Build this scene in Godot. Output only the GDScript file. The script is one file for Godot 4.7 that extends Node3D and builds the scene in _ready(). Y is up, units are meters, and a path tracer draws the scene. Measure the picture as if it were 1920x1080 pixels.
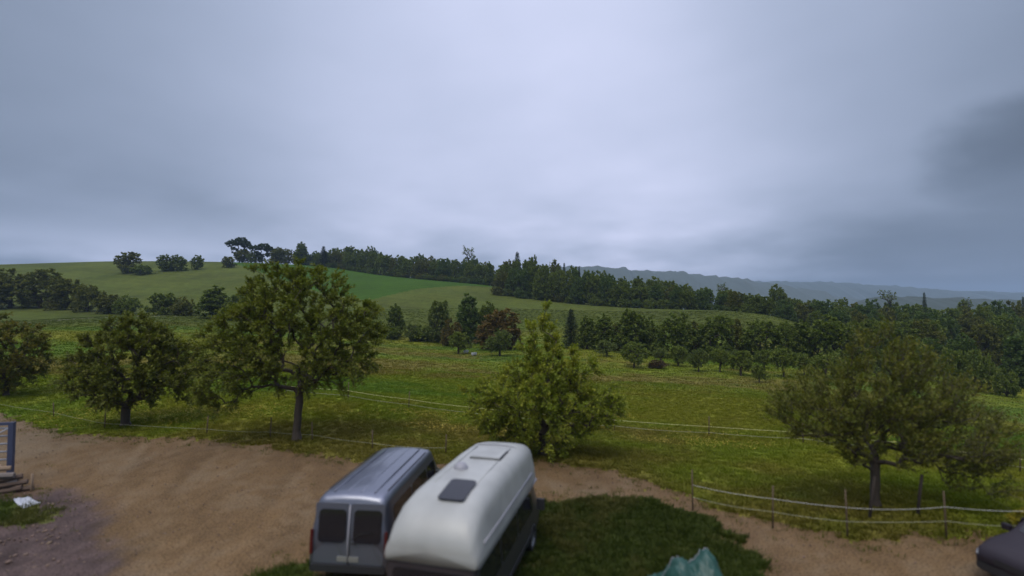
extends Node3D
# A wet overcast view from a farmhouse window: yard with two vans, orchard meadow, hedgerow, wooded hillside.

var rng := RandomNumberGenerator.new()
var used := {}
var noise_a := FastNoiseLite.new()
var noise_b := FastNoiseLite.new()
var M := {}

# ---------------------------------------------------------------- naming
func numbered(called: String) -> String:
	if not used.has(called):
		used[called] = 0
		return called
	used[called] += 1
	return "%s_%03d" % [called, used[called]]

func tag(o: Node, label: String, category := "", group := "", kind := "") -> void:
	if label != "": o.set_meta("label", label)
	if category != "": o.set_meta("category", category)
	if group != "": o.set_meta("group", group)
	if kind != "": o.set_meta("kind", kind)

func thing(called: String, label: String, category: String, at: Vector3, turn := 0.0, group := "") -> Node3D:
	var o := Node3D.new()
	o.name = numbered(called)
	add_child(o, true)
	o.position = at
	o.rotation.y = turn
	tag(o, label, category, group)
	return o

func part(called: String, mesh: Mesh, m: Material, parent: Node, at := Vector3.ZERO) -> MeshInstance3D:
	var o := MeshInstance3D.new()
	o.name = called
	o.mesh = mesh
	if m: o.material_override = m
	o.position = at
	parent.add_child(o, true)
	return o

func structure(called: String, mesh: Mesh, m: Material, label := "", category := "") -> MeshInstance3D:
	var o := part(numbered(called), mesh, m, self)
	tag(o, label, category, "", "structure")
	return o

# ---------------------------------------------------------------- materials
func lin(r: float, g: float, b: float) -> Color:
	return Color(r, g, b).linear_to_srgb()

func mat(r: float, g: float, b: float, rough := 0.8, metal := 0.0) -> StandardMaterial3D:
	var m := StandardMaterial3D.new()
	m.albedo_color = lin(r, g, b)
	m.roughness = rough
	m.metallic = metal
	m.cull_mode = BaseMaterial3D.CULL_DISABLED
	return m

func leaf_mat(r: float, g: float, b: float) -> StandardMaterial3D:
	var m := mat(r, g, b, 0.6)
	m.vertex_color_use_as_albedo = true
	m.backlight_enabled = true
	m.backlight = Color(0.8, 0.85, 0.55)
	m.metallic_specular = 0.3
	return m

func grain(size: int, freq: float, lo: float, hi: float, sd: int, octaves := 4) -> ImageTexture:
	var n := FastNoiseLite.new()
	n.seed = sd
	n.frequency = freq
	n.fractal_octaves = octaves
	var src := n.get_seamless_image(size, size)
	var im := Image.create(size, size, false, Image.FORMAT_RGB8)
	for y in size:
		for x in size:
			var v: float = lerp(lo, hi, src.get_pixel(x, y).r)
			im.set_pixel(x, y, Color(v, v, v))
	return ImageTexture.create_from_image(im)

func ground_mat(scale: Color, tex: Texture2D, tile: float, bump: Texture2D, relief: float, rough: float) -> StandardMaterial3D:
	var m := StandardMaterial3D.new()
	m.albedo_color = scale.linear_to_srgb()
	m.vertex_color_use_as_albedo = true
	m.albedo_texture = tex
	m.uv1_triplanar = true
	m.uv1_world_triplanar = true
	m.uv1_scale = Vector3.ONE / tile
	m.roughness = rough
	m.metallic_specular = 0.25
	m.normal_enabled = true
	m.normal_texture = bump
	m.normal_scale = relief
	return m

# ---------------------------------------------------------------- terrain
# surveyed spots of the land: x, z, height
const SPOTS := [[-3.5, -2.0, 0.0], [-6.9, -4.0, 0.0], [-11.3, -6.5, 0.0], [-15.6, -9.0, 0.0], [-2.0, -3.5, 0.0], [-4.0, -6.9, 0.0], [-6.5, -11.3, 0.0], [-9.0, -15.6, 0.0], [0.0, -4.0, 0.0], [0.0, -8.0, 0.0], [0.0, -13.0, 0.0], [0.0, -18.0, 0.0], [2.0, -3.5, 0.0], [4.0, -6.9, 0.0], [6.5, -11.3, 0.0], [9.0, -15.6, 0.0], [3.5, -2.0, 0.0], [6.9, -4.0, 0.0], [11.3, -6.5, 0.0], [15.6, -9.0, 0.0],
	[-10.3, -25.0, 0.1], [-21.3, -28.5, 0.0], [-33.7, -34.0, 0.09], [1.3, -22.4, 0.12], [-6.6, -33.5, -0.03], [10.9, -29.0, -0.76], [11.6, -16.6, 0.11], [21.2, -22.0, -0.49], [17.7, -26.0, -0.6], [-11.6, -35.0, 0.33], [-61.8, -62.0, 1.9], [-43.7, -44.0, 0.94], [-37.8, -48.0, 0.94], [-51.4, -75.0, 1.73], [-111.8, -112.0, 3.14], [-95.9, -128.0, 4.8], [-161.4, -165.0, 6.74], [-139.0, -160.0, 6.4], [-110.9, -148.0, 4.86], [-88.3, -138.0, 4.68], [-71.6, -130.0, 3.7],
	[-32.4, -120.0, 0.17], [-22.1, -112.0, -0.57], [-9.5, -92.0, -1.61], [-2.1, -88.0, -1.62], [16.1, -88.0, -1.62], [17.7, -75.0, -2.14], [25.9, -72.0, -2.32], [30.5, -64.0, -2.73], [36.2, -69.0, -2.73], [47.0, -72.0, -2.91], [-26.7, -118.0, 0.03], [-2.5, -104.0, -1.68], [12.1, -105.0, -1.44], [30.1, -96.0, -2.75], [44.8, -93.0, -3.04], [55.0, -90.0, -3.85], [70.5, -92.0, -5.02], [75.4, -82.0, -6.73], [76.4, -77.0, -6.95], [33.0, -40.0, -2.66], [34.8, -36.0, -2.86],
	[-174.3, -220.0, 15.57], [-220.2, -220.0, 15.57], [-330.9, -330.0, 35.33], [-277.9, -350.0, 39.28], [-211.6, -375.0, 40.85], [-120.7, -340.0, 34.43], [-86.8, -320.0, 28.42], [-33.3, -290.0, 21.81], [-8.4, -270.0, 18.5], [-5.6, -222.0, 12.87], [38.6, -195.0, 7.41], [63.7, -180.0, 6.21], [77.8, -170.0, 5.34], [79.6, -150.0, 3.75], [-25.0, -150.0, 3.28], [-46.0, -170.0, 6.4], [6.2, -150.0, 3.28], [33.7, -135.0, 0.79], [57.1, -125.0, -0.09], [-3.9, -62.0, -1.3], [-16.2, -60.0, -0.43], [7.2, -50.0, -1.86], [15.0, -50.0, -1.86], [23.3, -46.0, -1.67], [-22.1, -82.0, -0.4],
	[100.0, -150.0, -4.0], [113.8, -130.0, -6.0], [110.0, -110.0, -6.0], [166.7, -250.0, -2.0], [218.8, -250.0, -6.0], [250.0, -250.0, -6.0], [106.2, -300.0, 4.0], [43.8, -300.0, 8.0], [159.4, -450.0, 0.0], [346.9, -450.0, -8.0], [-25.0, -400.0, 22.0], [-230.0, -480.0, 40.0], [-480.0, -480.0, 36.0], [-37.5, -600.0, 16.0], [-554.2, -700.0, 28.0], [616.7, -800.0, -12.0], [0.0, -900.0, 0.0], [-1000.0, -1000.0, 10.0], [979.2, -1000.0, -14.0], [-718.8, -1500.0, -10.0], [843.8, -1500.0, -14.0]]
const T0 := -1.15
const TS := 0.026
const TN := 90
const R0 := 1.2
const RS := 0.05
const RN := 126
var grid := PackedFloat32Array()

func survey() -> void:
	# thin-plate surface through the spots, over bearing and log distance
	var n: int = SPOTS.size()
	var sx := PackedFloat32Array()
	var sy := PackedFloat32Array()
	for p in SPOTS:
		sx.append(atan2(p[0], -p[1]) * 1.3)
		sy.append(log(Vector2(p[0], p[1]).length()))
	var m: int = n + 3
	var A: Array[PackedFloat64Array] = []
	for i in m:
		var r := PackedFloat64Array()
		r.resize(m + 1)
		A.append(r)
	for i in n:
		for j in n:
			var d2: float = (sx[i] - sx[j]) ** 2 + (sy[i] - sy[j]) ** 2
			A[i][j] = 0.5 * d2 * log(d2 + 1e-9) + (0.002 if i == j else 0.0)
		A[i][n] = 1.0
		A[i][n + 1] = sx[i]
		A[i][n + 2] = sy[i]
		A[n][i] = 1.0
		A[n + 1][i] = sx[i]
		A[n + 2][i] = sy[i]
		A[i][m] = SPOTS[i][2]
	for c in m:
		var best := c
		for r in range(c, m):
			if absf(A[r][c]) > absf(A[best][c]): best = r
		var t := A[c]
		A[c] = A[best]
		A[best] = t
		for r in range(c + 1, m):
			var f: float = A[r][c] / A[c][c]
			if f != 0.0:
				var row := A[r]
				var piv := A[c]
				for k in range(c, m + 1):
					row[k] -= f * piv[k]
				A[r] = row
	var w := PackedFloat64Array()
	w.resize(m)
	for c in range(m - 1, -1, -1):
		var s: float = A[c][m]
		for k in range(c + 1, m):
			s -= A[c][k] * w[k]
		w[c] = s / A[c][c]
	grid.resize(TN * RN)
	for i in TN:
		var x: float = (T0 + i * TS) * 1.3
		for j in RN:
			var y: float = R0 + j * RS
			var h: float = w[n] + w[n + 1] * x + w[n + 2] * y
			for k in n:
				var d2: float = (sx[k] - x) * (sx[k] - x) + (sy[k] - y) * (sy[k] - y)
				h += w[k] * 0.5 * d2 * log(d2 + 1e-9)
			grid[i * RN + j] = h

func cubic(a: float, b: float, c: float, d: float, t: float) -> float:
	return b + 0.5 * t * (c - a + t * (2.0 * a - 5.0 * b + 4.0 * c - d + t * (3.0 * (b - c) + d - a)))

func height(x: float, z: float) -> float:
	var th := atan2(x, -z)
	var r := sqrt(x * x + z * z)
	var side := smoothstep(1.13, 2.2, absf(th))
	var u: float = clampf((clampf(th, -1.1, 1.1) - T0) / TS, 1.0, TN - 2.01)
	var v: float = clampf((log(maxf(r, 0.1)) - R0) / RS, 1.0, RN - 2.01)
	var i := int(u)
	var j := int(v)
	var fv := v - j
	var b := (i - 1) * RN + j
	var q := PackedFloat32Array([0, 0, 0, 0])
	for k in 4:
		q[k] = cubic(grid[b - 1], grid[b], grid[b + 1], grid[b + 2], fv)
		b += RN
	var h := cubic(q[0], q[1], q[2], q[3], u - i)
	h = lerp(h, -14.0, smoothstep(1500.0, 2600.0, r))
	return lerp(h, minf(h, 0.0), side)

func on_ground(x: float, z: float, sink := 0.0) -> Vector3:
	return Vector3(x, height(x, z) - sink, z)

func poly(a: Array) -> PackedVector2Array:
	var p := PackedVector2Array()
	for v in a: p.append(Vector2(v[0], v[1]))
	return p

var yard := poly([[-75.0, -50.0], [-44.99, -37.24], [-32.34, -32.34], [-27.96, -29.83], [-22.74, -26.95], [-18.9, -25.92], [-14.69, -25.18], [-10.83, -23.63], [-8.44, -22.51], [-5.78, -21.33], [-3.51, -21.04], [1.33, -21.33], [4.05, -20.48], [5.6, -19.2], [6.29, -17.26], [7.71, -16.08], [8.74, -14.99], [9.62, -14.42], [11.81, -14.36], [17.37, -14.63], [60.0, -16.0], [60.0, 8.0], [-75.0, 8.0]])
var bed := poly([[0.71, -17.07], [2.19, -17.55], [4.6, -17.31], [5.6, -16.0], [6.2, -14.29], [6.0, -12.05], [5.37, -9.91], [4.06, -5.0], [-0.4, -5.0], [0.2, -12.29]])
var verge := poly([[-6.14, -12.29], [-5.93, -12.93], [-5.15, -13.36], [-3.94, -11.82], [-3.3, -9.91], [-5.26, -9.91]])
var patch := poly([[-24.0, -17.55], [-17.81, -17.81], [-16.05, -17.31], [-14.88, -16.61], [-14.12, -15.67], [-15.55, -15.4], [-24.0, -14.5]])
var rubble := poly([[-26.0, -14.0], [-17.72, -18.9], [-15.47, -18.34], [-12.14, -15.96], [-10.6, -13.65], [-9.86, -12.29], [-6.71, -7.49], [-6.0, -3.0], [-26.0, -3.0]])
var crop := poly([[-224.6, -385.0], [-124.7, -352.0], [-8.6, -275.0], [-6.5, -258.0], [-23.2, -248.0], [-41.6, -222.0], [-52.9, -188.0], [-76.9, -205.0], [-188.4, -335.0]])
var lane := poly([[-125.7, -102.5], [-112.0, -110.5], [-105.0, -118.6], [-96.0, -126.7], [-87.3, -131.7], [-87.0, -134.0], [-97.0, -129.3], [-106.0, -121.4], [-113.0, -113.4], [-126.5, -105.0]])

enum {MEADOW, YARD, BED, TURF, CROP, LANE}

func kind_at(x: float, z: float) -> int:
	var r2 := x * x + z * z
	if r2 < 6400.0:
		var p := Vector2(x + noise_a.get_noise_2d(x * 60.0, z * 60.0) * 0.7 + noise_a.get_noise_2d(x * 300.0, z * 300.0) * 0.3, z + noise_a.get_noise_2d(x * 60.0 + 900.0, z * 60.0) * 0.7 + noise_a.get_noise_2d(x * 300.0, z * 300.0 + 500.0) * 0.3)
		if Geometry2D.is_point_in_polygon(p, bed): return BED
		if Geometry2D.is_point_in_polygon(p, verge) or Geometry2D.is_point_in_polygon(p, patch): return TURF
		if Geometry2D.is_point_in_polygon(p, yard): return YARD
		return MEADOW
	if x < -80.0 and r2 < 50000.0 and Geometry2D.is_point_in_polygon(Vector2(x, z), lane): return LANE
	if r2 > 30000.0 and Geometry2D.is_point_in_polygon(Vector2(x, z), crop): return CROP
	return MEADOW

func rubble_depth(x: float, z: float) -> float:
	# metres inside the rubble (negative outside)
	if x > 0.0 or z < -24.0: return -9.0
	var p := Vector2(x, z)
	var d := 99.0
	for i in rubble.size():
		d = minf(d, p.distance_to(Geometry2D.get_closest_point_to_segment(p, rubble[i], rubble[(i + 1) % rubble.size()])))
	return d if Geometry2D.is_point_in_polygon(p, rubble) else -d

# linear ground colours
func colour_at(k: int, x: float, z: float) -> Vector3:
	var n1 := noise_a.get_noise_2d(x * 2.2, z * 2.2)
	var n2 := noise_b.get_noise_2d(x * 9.0, z * 9.0)
	var n3 := noise_b.get_noise_2d(x * 60.0, z * 60.0)
	var c: Vector3
	if k == YARD:
		# sandy mud with wheel ruts swept round the yard
		var a := atan2(x + 40.0, -(z + 12.0))
		var rr := Vector2(x + 40.0, z + 12.0).length()
		var streak := noise_b.get_noise_2d(rr * 40.0, a * 140.0)
		c = Vector3(0.168, 0.106, 0.05) * (1.0 + 0.3 * n1 + 0.16 * n2 + 0.16 * n3 + 0.3 * streak * (0.6 + n1 + n2))
		# paler compacted wheel tracks sweeping round to the lane
		var wander := rr + noise_a.get_noise_2d(x * 6.0, z * 6.0) * 1.2
		var tracks := 0.0
		for tr in [26.2, 27.9, 29.6, 31.0, 33.1]: tracks += exp(-pow((wander - tr) / 0.32, 2.0))
		c = c.lerp(Vector3(0.24, 0.165, 0.09), 0.55 * clampf(tracks, 0.0, 1.0) * smoothstep(-0.5, 0.3, n2 + n3))
		c = c.lerp(Vector3(0.21, 0.16, 0.1), 0.7 * smoothstep(-0.1, 0.9, 0.7 * n2 + 0.5 * n3 + smoothstep(-15.0, -24.0, x) * 0.6))
		return c.lerp(Vector3(0.1, 0.07, 0.062) * (1.0 + 0.3 * n2 + 0.5 * n3 + 0.5 * streak), smoothstep(-0.7, 0.7, rubble_depth(x, z) + 1.2 * n2 + 0.5 * n3))
	if k == LANE:
		return Vector3(0.25, 0.24, 0.17)
	if k == CROP:
		return Vector3(0.046, 0.105, 0.004) * (1.0 + 0.2 * n1 + 0.15 * n2 + 0.07 * sin((x * 0.75 + z * 0.5) * 1.1))
	var r := Vector2(x, z).length()
	var green := Vector3(0.182, 0.228, 0.018)
	var olive := Vector3(0.22, 0.226, 0.022)
	var brown := Vector3(0.2, 0.155, 0.04)
	var fresh := Vector3(0.115, 0.198, 0.02)
	c = green.lerp(olive, smoothstep(-0.25, 0.4, n1 + 0.5 * n2))
	c = c.lerp(brown, 0.75 * smoothstep(0.0, 0.55, noise_a.get_noise_2d(x * 1.3 + 310.0, z * 3.0) + 0.35 * n2 + (0.38 if r > 62.0 and r < 84.0 else 0.0)))
	c = c.lerp(fresh, 0.85 * smoothstep(0.02, 0.4, noise_a.get_noise_2d(x * 1.6 - 700.0, z * 2.6 + 80.0) + 0.3 * n2))
	# the grazed slopes are shorter and greener than the orchard meadow
	c = c.lerp(Vector3(0.085, 0.108, 0.016) * (1.0 + 0.35 * n1 + 0.25 * n2 + 0.1 * sin((x * 0.35 - z * 0.9) * 0.9 + 2.0 * n2)), 0.92 * smoothstep(105.0, 150.0, r))
	if k == TURF or k == BED: c = Vector3(0.08, 0.11, 0.022).lerp(Vector3(0.135, 0.125, 0.04), 0.7 * smoothstep(0.0, 0.5, n2 + 0.5 * n3)) * (1.0 + 0.25 * n1)
	return c * (1.0 + 0.16 * n3)

const TINT := {MEADOW: Vector3(0.4, 0.4, 0.15), YARD: Vector3(0.6, 0.45, 0.35), BED: Vector3(0.4, 0.4, 0.15), TURF: Vector3(0.4, 0.4, 0.15), CROP: Vector3(0.2, 0.4, 0.1), LANE: Vector3(0.6, 0.6, 0.4)}

func build_ground() -> void:
	var th := PackedFloat32Array()
	var t := -PI
	while t < PI - 0.02:
		th.append(t)
		t += 0.0044 if absf(t) < 0.98 else 0.09
	th.append(PI)
	var rs := PackedFloat32Array()
	var r := 3.0
	while r < 3800.0:
		rs.append(r)
		r *= 1.0125 if r < 520.0 else 1.06
	var nt := th.size()
	var nr := rs.size()
	var v := PackedVector3Array()
	v.resize(nt * nr)
	for i in nt:
		var sn := sin(th[i])
		var cs := cos(th[i])
		for j in nr:
			var x := sn * rs[j]
			var z := -cs * rs[j]
			var y := height(x, z)
			if rs[j] < 90.0:
				y += noise_b.get_noise_2d(x * 25.0, z * 25.0) * 0.07 + noise_b.get_noise_2d(x * 110.0, z * 110.0) * 0.025
			v[i * nr + j] = Vector3(x, y, z)
	var kinds := PackedByteArray()
	kinds.resize(nt * nr)
	for i in nt - 1:
		for j in nr - 1:
			var m := (v[i * nr + j] + v[(i + 1) * nr + j + 1]) * 0.5
			kinds[i * nr + j] = kind_at(m.x, m.z)
	var names := {MEADOW: "meadow_ground", YARD: "yard_ground", BED: "lawn_ground", TURF: "yard_turf_ground", CROP: "crop_field", LANE: "farm_track"}
	var labels := {MEADOW: "grass meadow and hillside around the farm", YARD: "brown sandy mud farmyard round the vans with grey rubble in one corner", BED: "green lawn beside the white topped van", TURF: "small patches of turf at the edge of the muddy yard", CROP: "bright green crop field below the wood", LANE: "pale track crossing the hillside below the dark trees"}
	for k in names:
		var remap := {}
		var pv := PackedVector3Array()
		var pn := PackedVector3Array()
		var pc := PackedColorArray()
		var idx := PackedInt32Array()
		var tint: Vector3 = TINT[k]
		for i in nt - 1:
			for j in nr - 1:
				if kinds[i * nr + j] != k: continue
				var q := [i * nr + j, (i + 1) * nr + j, (i + 1) * nr + j + 1, i * nr + j + 1]
				for s in 4:
					var at: int = q[s]
					if not remap.has(at):
						remap[at] = pv.size()
						var ii := at / nr
						var jj := at % nr
						var a := v[mini(ii + 1, nt - 1) * nr + jj] - v[maxi(ii - 1, 0) * nr + jj]
						var b := v[ii * nr + mini(jj + 1, nr - 1)] - v[ii * nr + maxi(jj - 1, 0)]
						var nn := a.cross(b).normalized()
						pv.append(v[at])
						pn.append(nn if nn.y > 0.0 else -nn)
						var c := colour_at(k, v[at].x, v[at].z) / tint
						pc.append(Color(c.x, c.y, c.z))
					q[s] = remap[at]
				idx.append_array(PackedInt32Array([q[0], q[2], q[1], q[0], q[3], q[2]]))
		if pv.is_empty(): continue
		var arr := []
		arr.resize(Mesh.ARRAY_MAX)
		arr[Mesh.ARRAY_VERTEX] = pv
		arr[Mesh.ARRAY_NORMAL] = pn
		arr[Mesh.ARRAY_COLOR] = pc
		arr[Mesh.ARRAY_INDEX] = idx
		var me := ArrayMesh.new()
		me.add_surface_from_arrays(Mesh.PRIMITIVE_TRIANGLES, arr)
		structure(names[k], me, M["ground_%d" % k], labels[k], "ground")

func ridge(called: String, label: String, dist: float, pts: Array, m: Material, rough: float) -> void:
	# a wooded ridge with a front and a back slope
	var rows := 14
	var cols := 170
	var st := SurfaceTool.new()
	st.begin(Mesh.PRIMITIVE_TRIANGLES)
	st.set_smooth_group(0)
	for i in cols:
		var x: float = lerp(float(pts[0][0]), float(pts[-1][0]), float(i) / (cols - 1))
		var top: float = pts[-1][1]
		for k in pts.size() - 1:
			if x >= pts[k][0] and x <= pts[k + 1][0]:
				top = lerp(float(pts[k][1]), float(pts[k + 1][1]), (x - pts[k][0]) / (pts[k + 1][0] - pts[k][0]))
				break
		for j in rows:
			var f := float(j) / (rows - 1) * 2.0 - 1.0
			var y: float = lerp(-20.0, top, 1.0 - absf(f) ** 1.4) + (noise_b.get_noise_2d(x * 1.3, f * 150.0) + noise_a.get_noise_2d(x * 4.0, f * 300.0) * 0.6) * rough
			st.add_vertex(Vector3(x, y, -dist - f * dist * 0.16 + noise_a.get_noise_2d(x * 0.6, 30.0) * dist * 0.05))
	for i in cols - 1:
		for j in rows - 1:
			var a := i * rows + j
			for q in [a, a + rows, a + 1, a + 1, a + rows, a + rows + 1]: st.add_index(q)
	st.generate_normals()
	structure(called, st.commit(), m, label, "hill")

# ---------------------------------------------------------------- mesh helpers
class Shape:
	var v := PackedVector3Array()
	func tri(a: Vector3, b: Vector3, c: Vector3) -> void:
		v.append(a); v.append(b); v.append(c)
	func quad(a: Vector3, b: Vector3, c: Vector3, d: Vector3) -> void:
		tri(a, b, c); tri(a, c, d)
	func box(at: Vector3, size: Vector3, b := Basis.IDENTITY) -> void:
		var h := size * 0.5
		var p := []
		for i in 8:
			p.append(at + b * Vector3(h.x if i & 1 else -h.x, h.y if i & 2 else -h.y, h.z if i & 4 else -h.z))
		quad(p[0], p[1], p[3], p[2]); quad(p[5], p[4], p[6], p[7]); quad(p[4], p[0], p[2], p[6])
		quad(p[1], p[5], p[7], p[3]); quad(p[2], p[3], p[7], p[6]); quad(p[4], p[5], p[1], p[0])
	func tube(path: Array, radii: Array, sides := 6, capped := true) -> void:
		var rings := []
		var up := Vector3.UP
		for i in path.size():
			var d: Vector3 = ((path[mini(i + 1, path.size() - 1)] as Vector3) - (path[maxi(i - 1, 0)] as Vector3)).normalized()
			if absf(d.dot(up)) > 0.95: up = Vector3.RIGHT
			var s := d.cross(up).normalized()
			var w := s.cross(d).normalized()
			up = w
			var ring := []
			for k in sides:
				var a := TAU * k / sides
				ring.append((path[i] as Vector3) + (s * cos(a) + w * sin(a)) * float(radii[i]))
			rings.append(ring)
		for i in path.size() - 1:
			for k in sides:
				var n := (k + 1) % sides
				quad(rings[i][k], rings[i][n], rings[i + 1][n], rings[i + 1][k])
		if capped:
			for e in [0, path.size() - 1]:
				for k in sides:
					var n := (k + 1) % sides
					if e == 0: tri(path[e], rings[e][n], rings[e][k])
					else: tri(path[e], rings[e][k], rings[e][n])
	func mesh(smooth := true) -> ArrayMesh:
		var vol := 0.0
		for i in range(0, v.size(), 3): vol += v[i].dot(v[i + 1].cross(v[i + 2]))
		var st := SurfaceTool.new()
		st.begin(Mesh.PRIMITIVE_TRIANGLES)
		st.set_smooth_group(0 if smooth else -1)
		for i in range(0, v.size(), 3):
			st.add_vertex(v[i])
			st.add_vertex(v[i + 2] if vol > 0.0 else v[i + 1])
			st.add_vertex(v[i + 1] if vol > 0.0 else v[i + 2])
		st.generate_normals()
		st.index()
		return st.commit()

func box_mesh(size: Vector3) -> ArrayMesh:
	var s := Shape.new()
	s.box(Vector3.ZERO, size)
	return s.mesh(false)

func tube_mesh(path: Array, radii: Array, sides := 8) -> ArrayMesh:
	var s := Shape.new()
	s.tube(path, radii, sides)
	return s.mesh()

# ---------------------------------------------------------------- trees
class Leaves:
	var v := PackedVector3Array()
	var n := PackedVector3Array()
	var c := PackedColorArray()
	var idx := PackedInt32Array()
	func add(at: Vector3, along: Vector3, up: Vector3, size: float, wide: float, col: Color) -> void:
		var side := along.cross(up).normalized()
		var nn := side.cross(along).normalized()
		var b := v.size()
		var mid := at + along * size * 0.45 + nn * size * 0.08
		v.append(at); v.append(mid + side * wide * 0.5); v.append(at + along * size); v.append(mid - side * wide * 0.5)
		for k in 4:
			n.append(nn)
			c.append(col)
		idx.append(b); idx.append(b + 2); idx.append(b + 1); idx.append(b); idx.append(b + 3); idx.append(b + 2)
	func mesh() -> ArrayMesh:
		var arr := []
		arr.resize(Mesh.ARRAY_MAX)
		arr[Mesh.ARRAY_VERTEX] = v
		arr[Mesh.ARRAY_NORMAL] = n
		arr[Mesh.ARRAY_COLOR] = c
		arr[Mesh.ARRAY_INDEX] = idx
		var me := ArrayMesh.new()
		me.add_surface_from_arrays(Mesh.PRIMITIVE_TRIANGLES, arr)
		return me

func ball(r: RandomNumberGenerator) -> Vector3:
	while true:
		var p := Vector3(r.randf_range(-1, 1), r.randf_range(-1, 1), r.randf_range(-1, 1))
		if p.length_squared() < 1.0 and p.length_squared() > 0.001: return p
	return Vector3.UP

# spec: lobes [[x,y,z, rx,ry,rz]...], fork (height where limbs begin), girth, clusters, gap, twigs, leaves, twig, leaf, wide, upward, tones [[r,g,b]...]
func grow(sd: int, spec: Dictionary) -> Array:
	var r := RandomNumberGenerator.new()
	r.seed = sd
	var pts: Array[Vector3] = []
	var tries := 0
	var lobes: Array = spec.lobes
	var vol := PackedFloat32Array()
	for l in lobes: vol.append(l[3] * l[4] * l[5])
	while pts.size() < spec.clusters and tries < spec.clusters * 40:
		tries += 1
		var l: Array = lobes[r.rand_weighted(vol)]
		var b := ball(r)
		if b.length() < r.randf() * 0.75: continue
		var p := Vector3(l[0], l[1], l[2]) + b * Vector3(l[3], l[4], l[5])
		var ok := p.y > 0.25
		for q in pts:
			if q.distance_squared_to(p) < spec.gap * spec.gap:
				ok = false
				break
		if ok: pts.append(p)
	# limbs: every cluster joins the nearest limb already there
	var nodes: Array[Vector3] = []
	var parent := PackedInt32Array()
	var far := PackedFloat32Array()
	var fork: float = spec.fork
	var lean: Vector3 = spec.get("lean", Vector3.ZERO)
	for k in 5:
		var f := k / 4.0
		nodes.append(Vector3(lean.x * f * f + r.randf_range(-0.02, 0.02), fork * f, lean.z * f * f))
		parent.append(k - 1)
		far.append(fork * f * 0.3)
	var base := nodes[4]
	pts.sort_custom(func(a, b): return a.distance_squared_to(base) < b.distance_squared_to(base))
	var ends := PackedInt32Array()
	for p in pts:
		var best := 4
		var cost := 1e9
		for i in range(3, nodes.size()):
			var d := p - nodes[i]
			var len := d.length()
			var c := len + 0.28 * far[i] + (0.6 * len if d.y < -0.25 * len else 0.0)
			if c < cost:
				cost = c
				best = i
		var a := nodes[best]
		var steps := 3 if a.distance_to(p) > 0.8 else 2
		var last := best
		for s in range(1, steps + 1):
			var f := float(s) / steps
			var q := a.lerp(p, f)
			if s < steps: q += Vector3(r.randf_range(-0.1, 0.1), 0.09 * sin(f * PI), r.randf_range(-0.1, 0.1)) * a.distance_to(p)
			nodes.append(q)
			parent.append(last)
			far.append(far[last] + nodes[last].distance_to(q))
			last = nodes.size() - 1
		ends.append(last)
	var area := PackedFloat32Array()
	area.resize(nodes.size())
	for e in ends: area[e] += 1.0
	for i in range(nodes.size() - 1, 0, -1):
		if parent[i] >= 0: area[parent[i]] += area[i]
	var girth: float = spec.girth
	var k0 := girth / pow(maxf(area[0], 1.0), 0.45)
	var wood := Shape.new()
	for i in range(1, nodes.size()):
		var ra := k0 * pow(area[i], 0.45)
		var p := parent[i]
		var rb := k0 * pow(area[p], 0.45)
		if i > 4 and p > 0 and rb > ra * 1.3: rb = ra * 1.25
		var flare := 1.45 if p == 0 else 1.0
		wood.tube([nodes[p], nodes[i]], [rb * flare, ra], 8 if ra > girth * 0.4 else (5 if ra > girth * 0.15 else 3), false)
	var lv := Leaves.new()
	var tones: Array = spec.tones
	var centre := Vector3(0, spec.get("heart", fork + 1.0), 0)
	for e in ends:
		var p := nodes[e]
		var out := (p - centre).normalized()
		var tone0: Array = tones[r.randi() % tones.size()]
		for t in spec.twigs:
			var dir := (out * 0.9 + ball(r) * 0.95 + Vector3.UP * float(spec.upward)).normalized()
			var tl: float = spec.twig * r.randf_range(0.55, 1.25)
			var q := p + ball(r) * 0.12
			var bend := Vector3(0, -0.25 * tl * float(spec.get("droop", 1.0)), 0)
			var tone: Array = tone0 if r.randf() < 0.6 else tones[r.randi() % tones.size()]
			var tipp := q + dir * tl + bend
			if spec.get("twigwood", true): wood.tube([q, q + dir * tl * 0.5 + bend * 0.2, tipp], [k0 * 0.8, k0 * 0.6, k0 * 0.25], 3, false)
			var nl: int = spec.leaves
			for s in nl:
				var f := (s + r.randf()) / nl
				var at := q + dir * tl * f + bend * f * f
				var away := (ball(r) + dir * 0.6).normalized()
				var up := (Vector3.UP * 0.7 + ball(r)).normalized()
				var size: float = spec.leaf * r.randf_range(0.5, 1.3)
				var g := r.randf_range(0.85, 1.12)
				lv.add(at + away * size * 0.15, away, up, size, size * float(spec.wide), Color(tone[0] * g, tone[1] * g, tone[2] * g))
	return [wood.mesh(), lv.mesh()]

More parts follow.
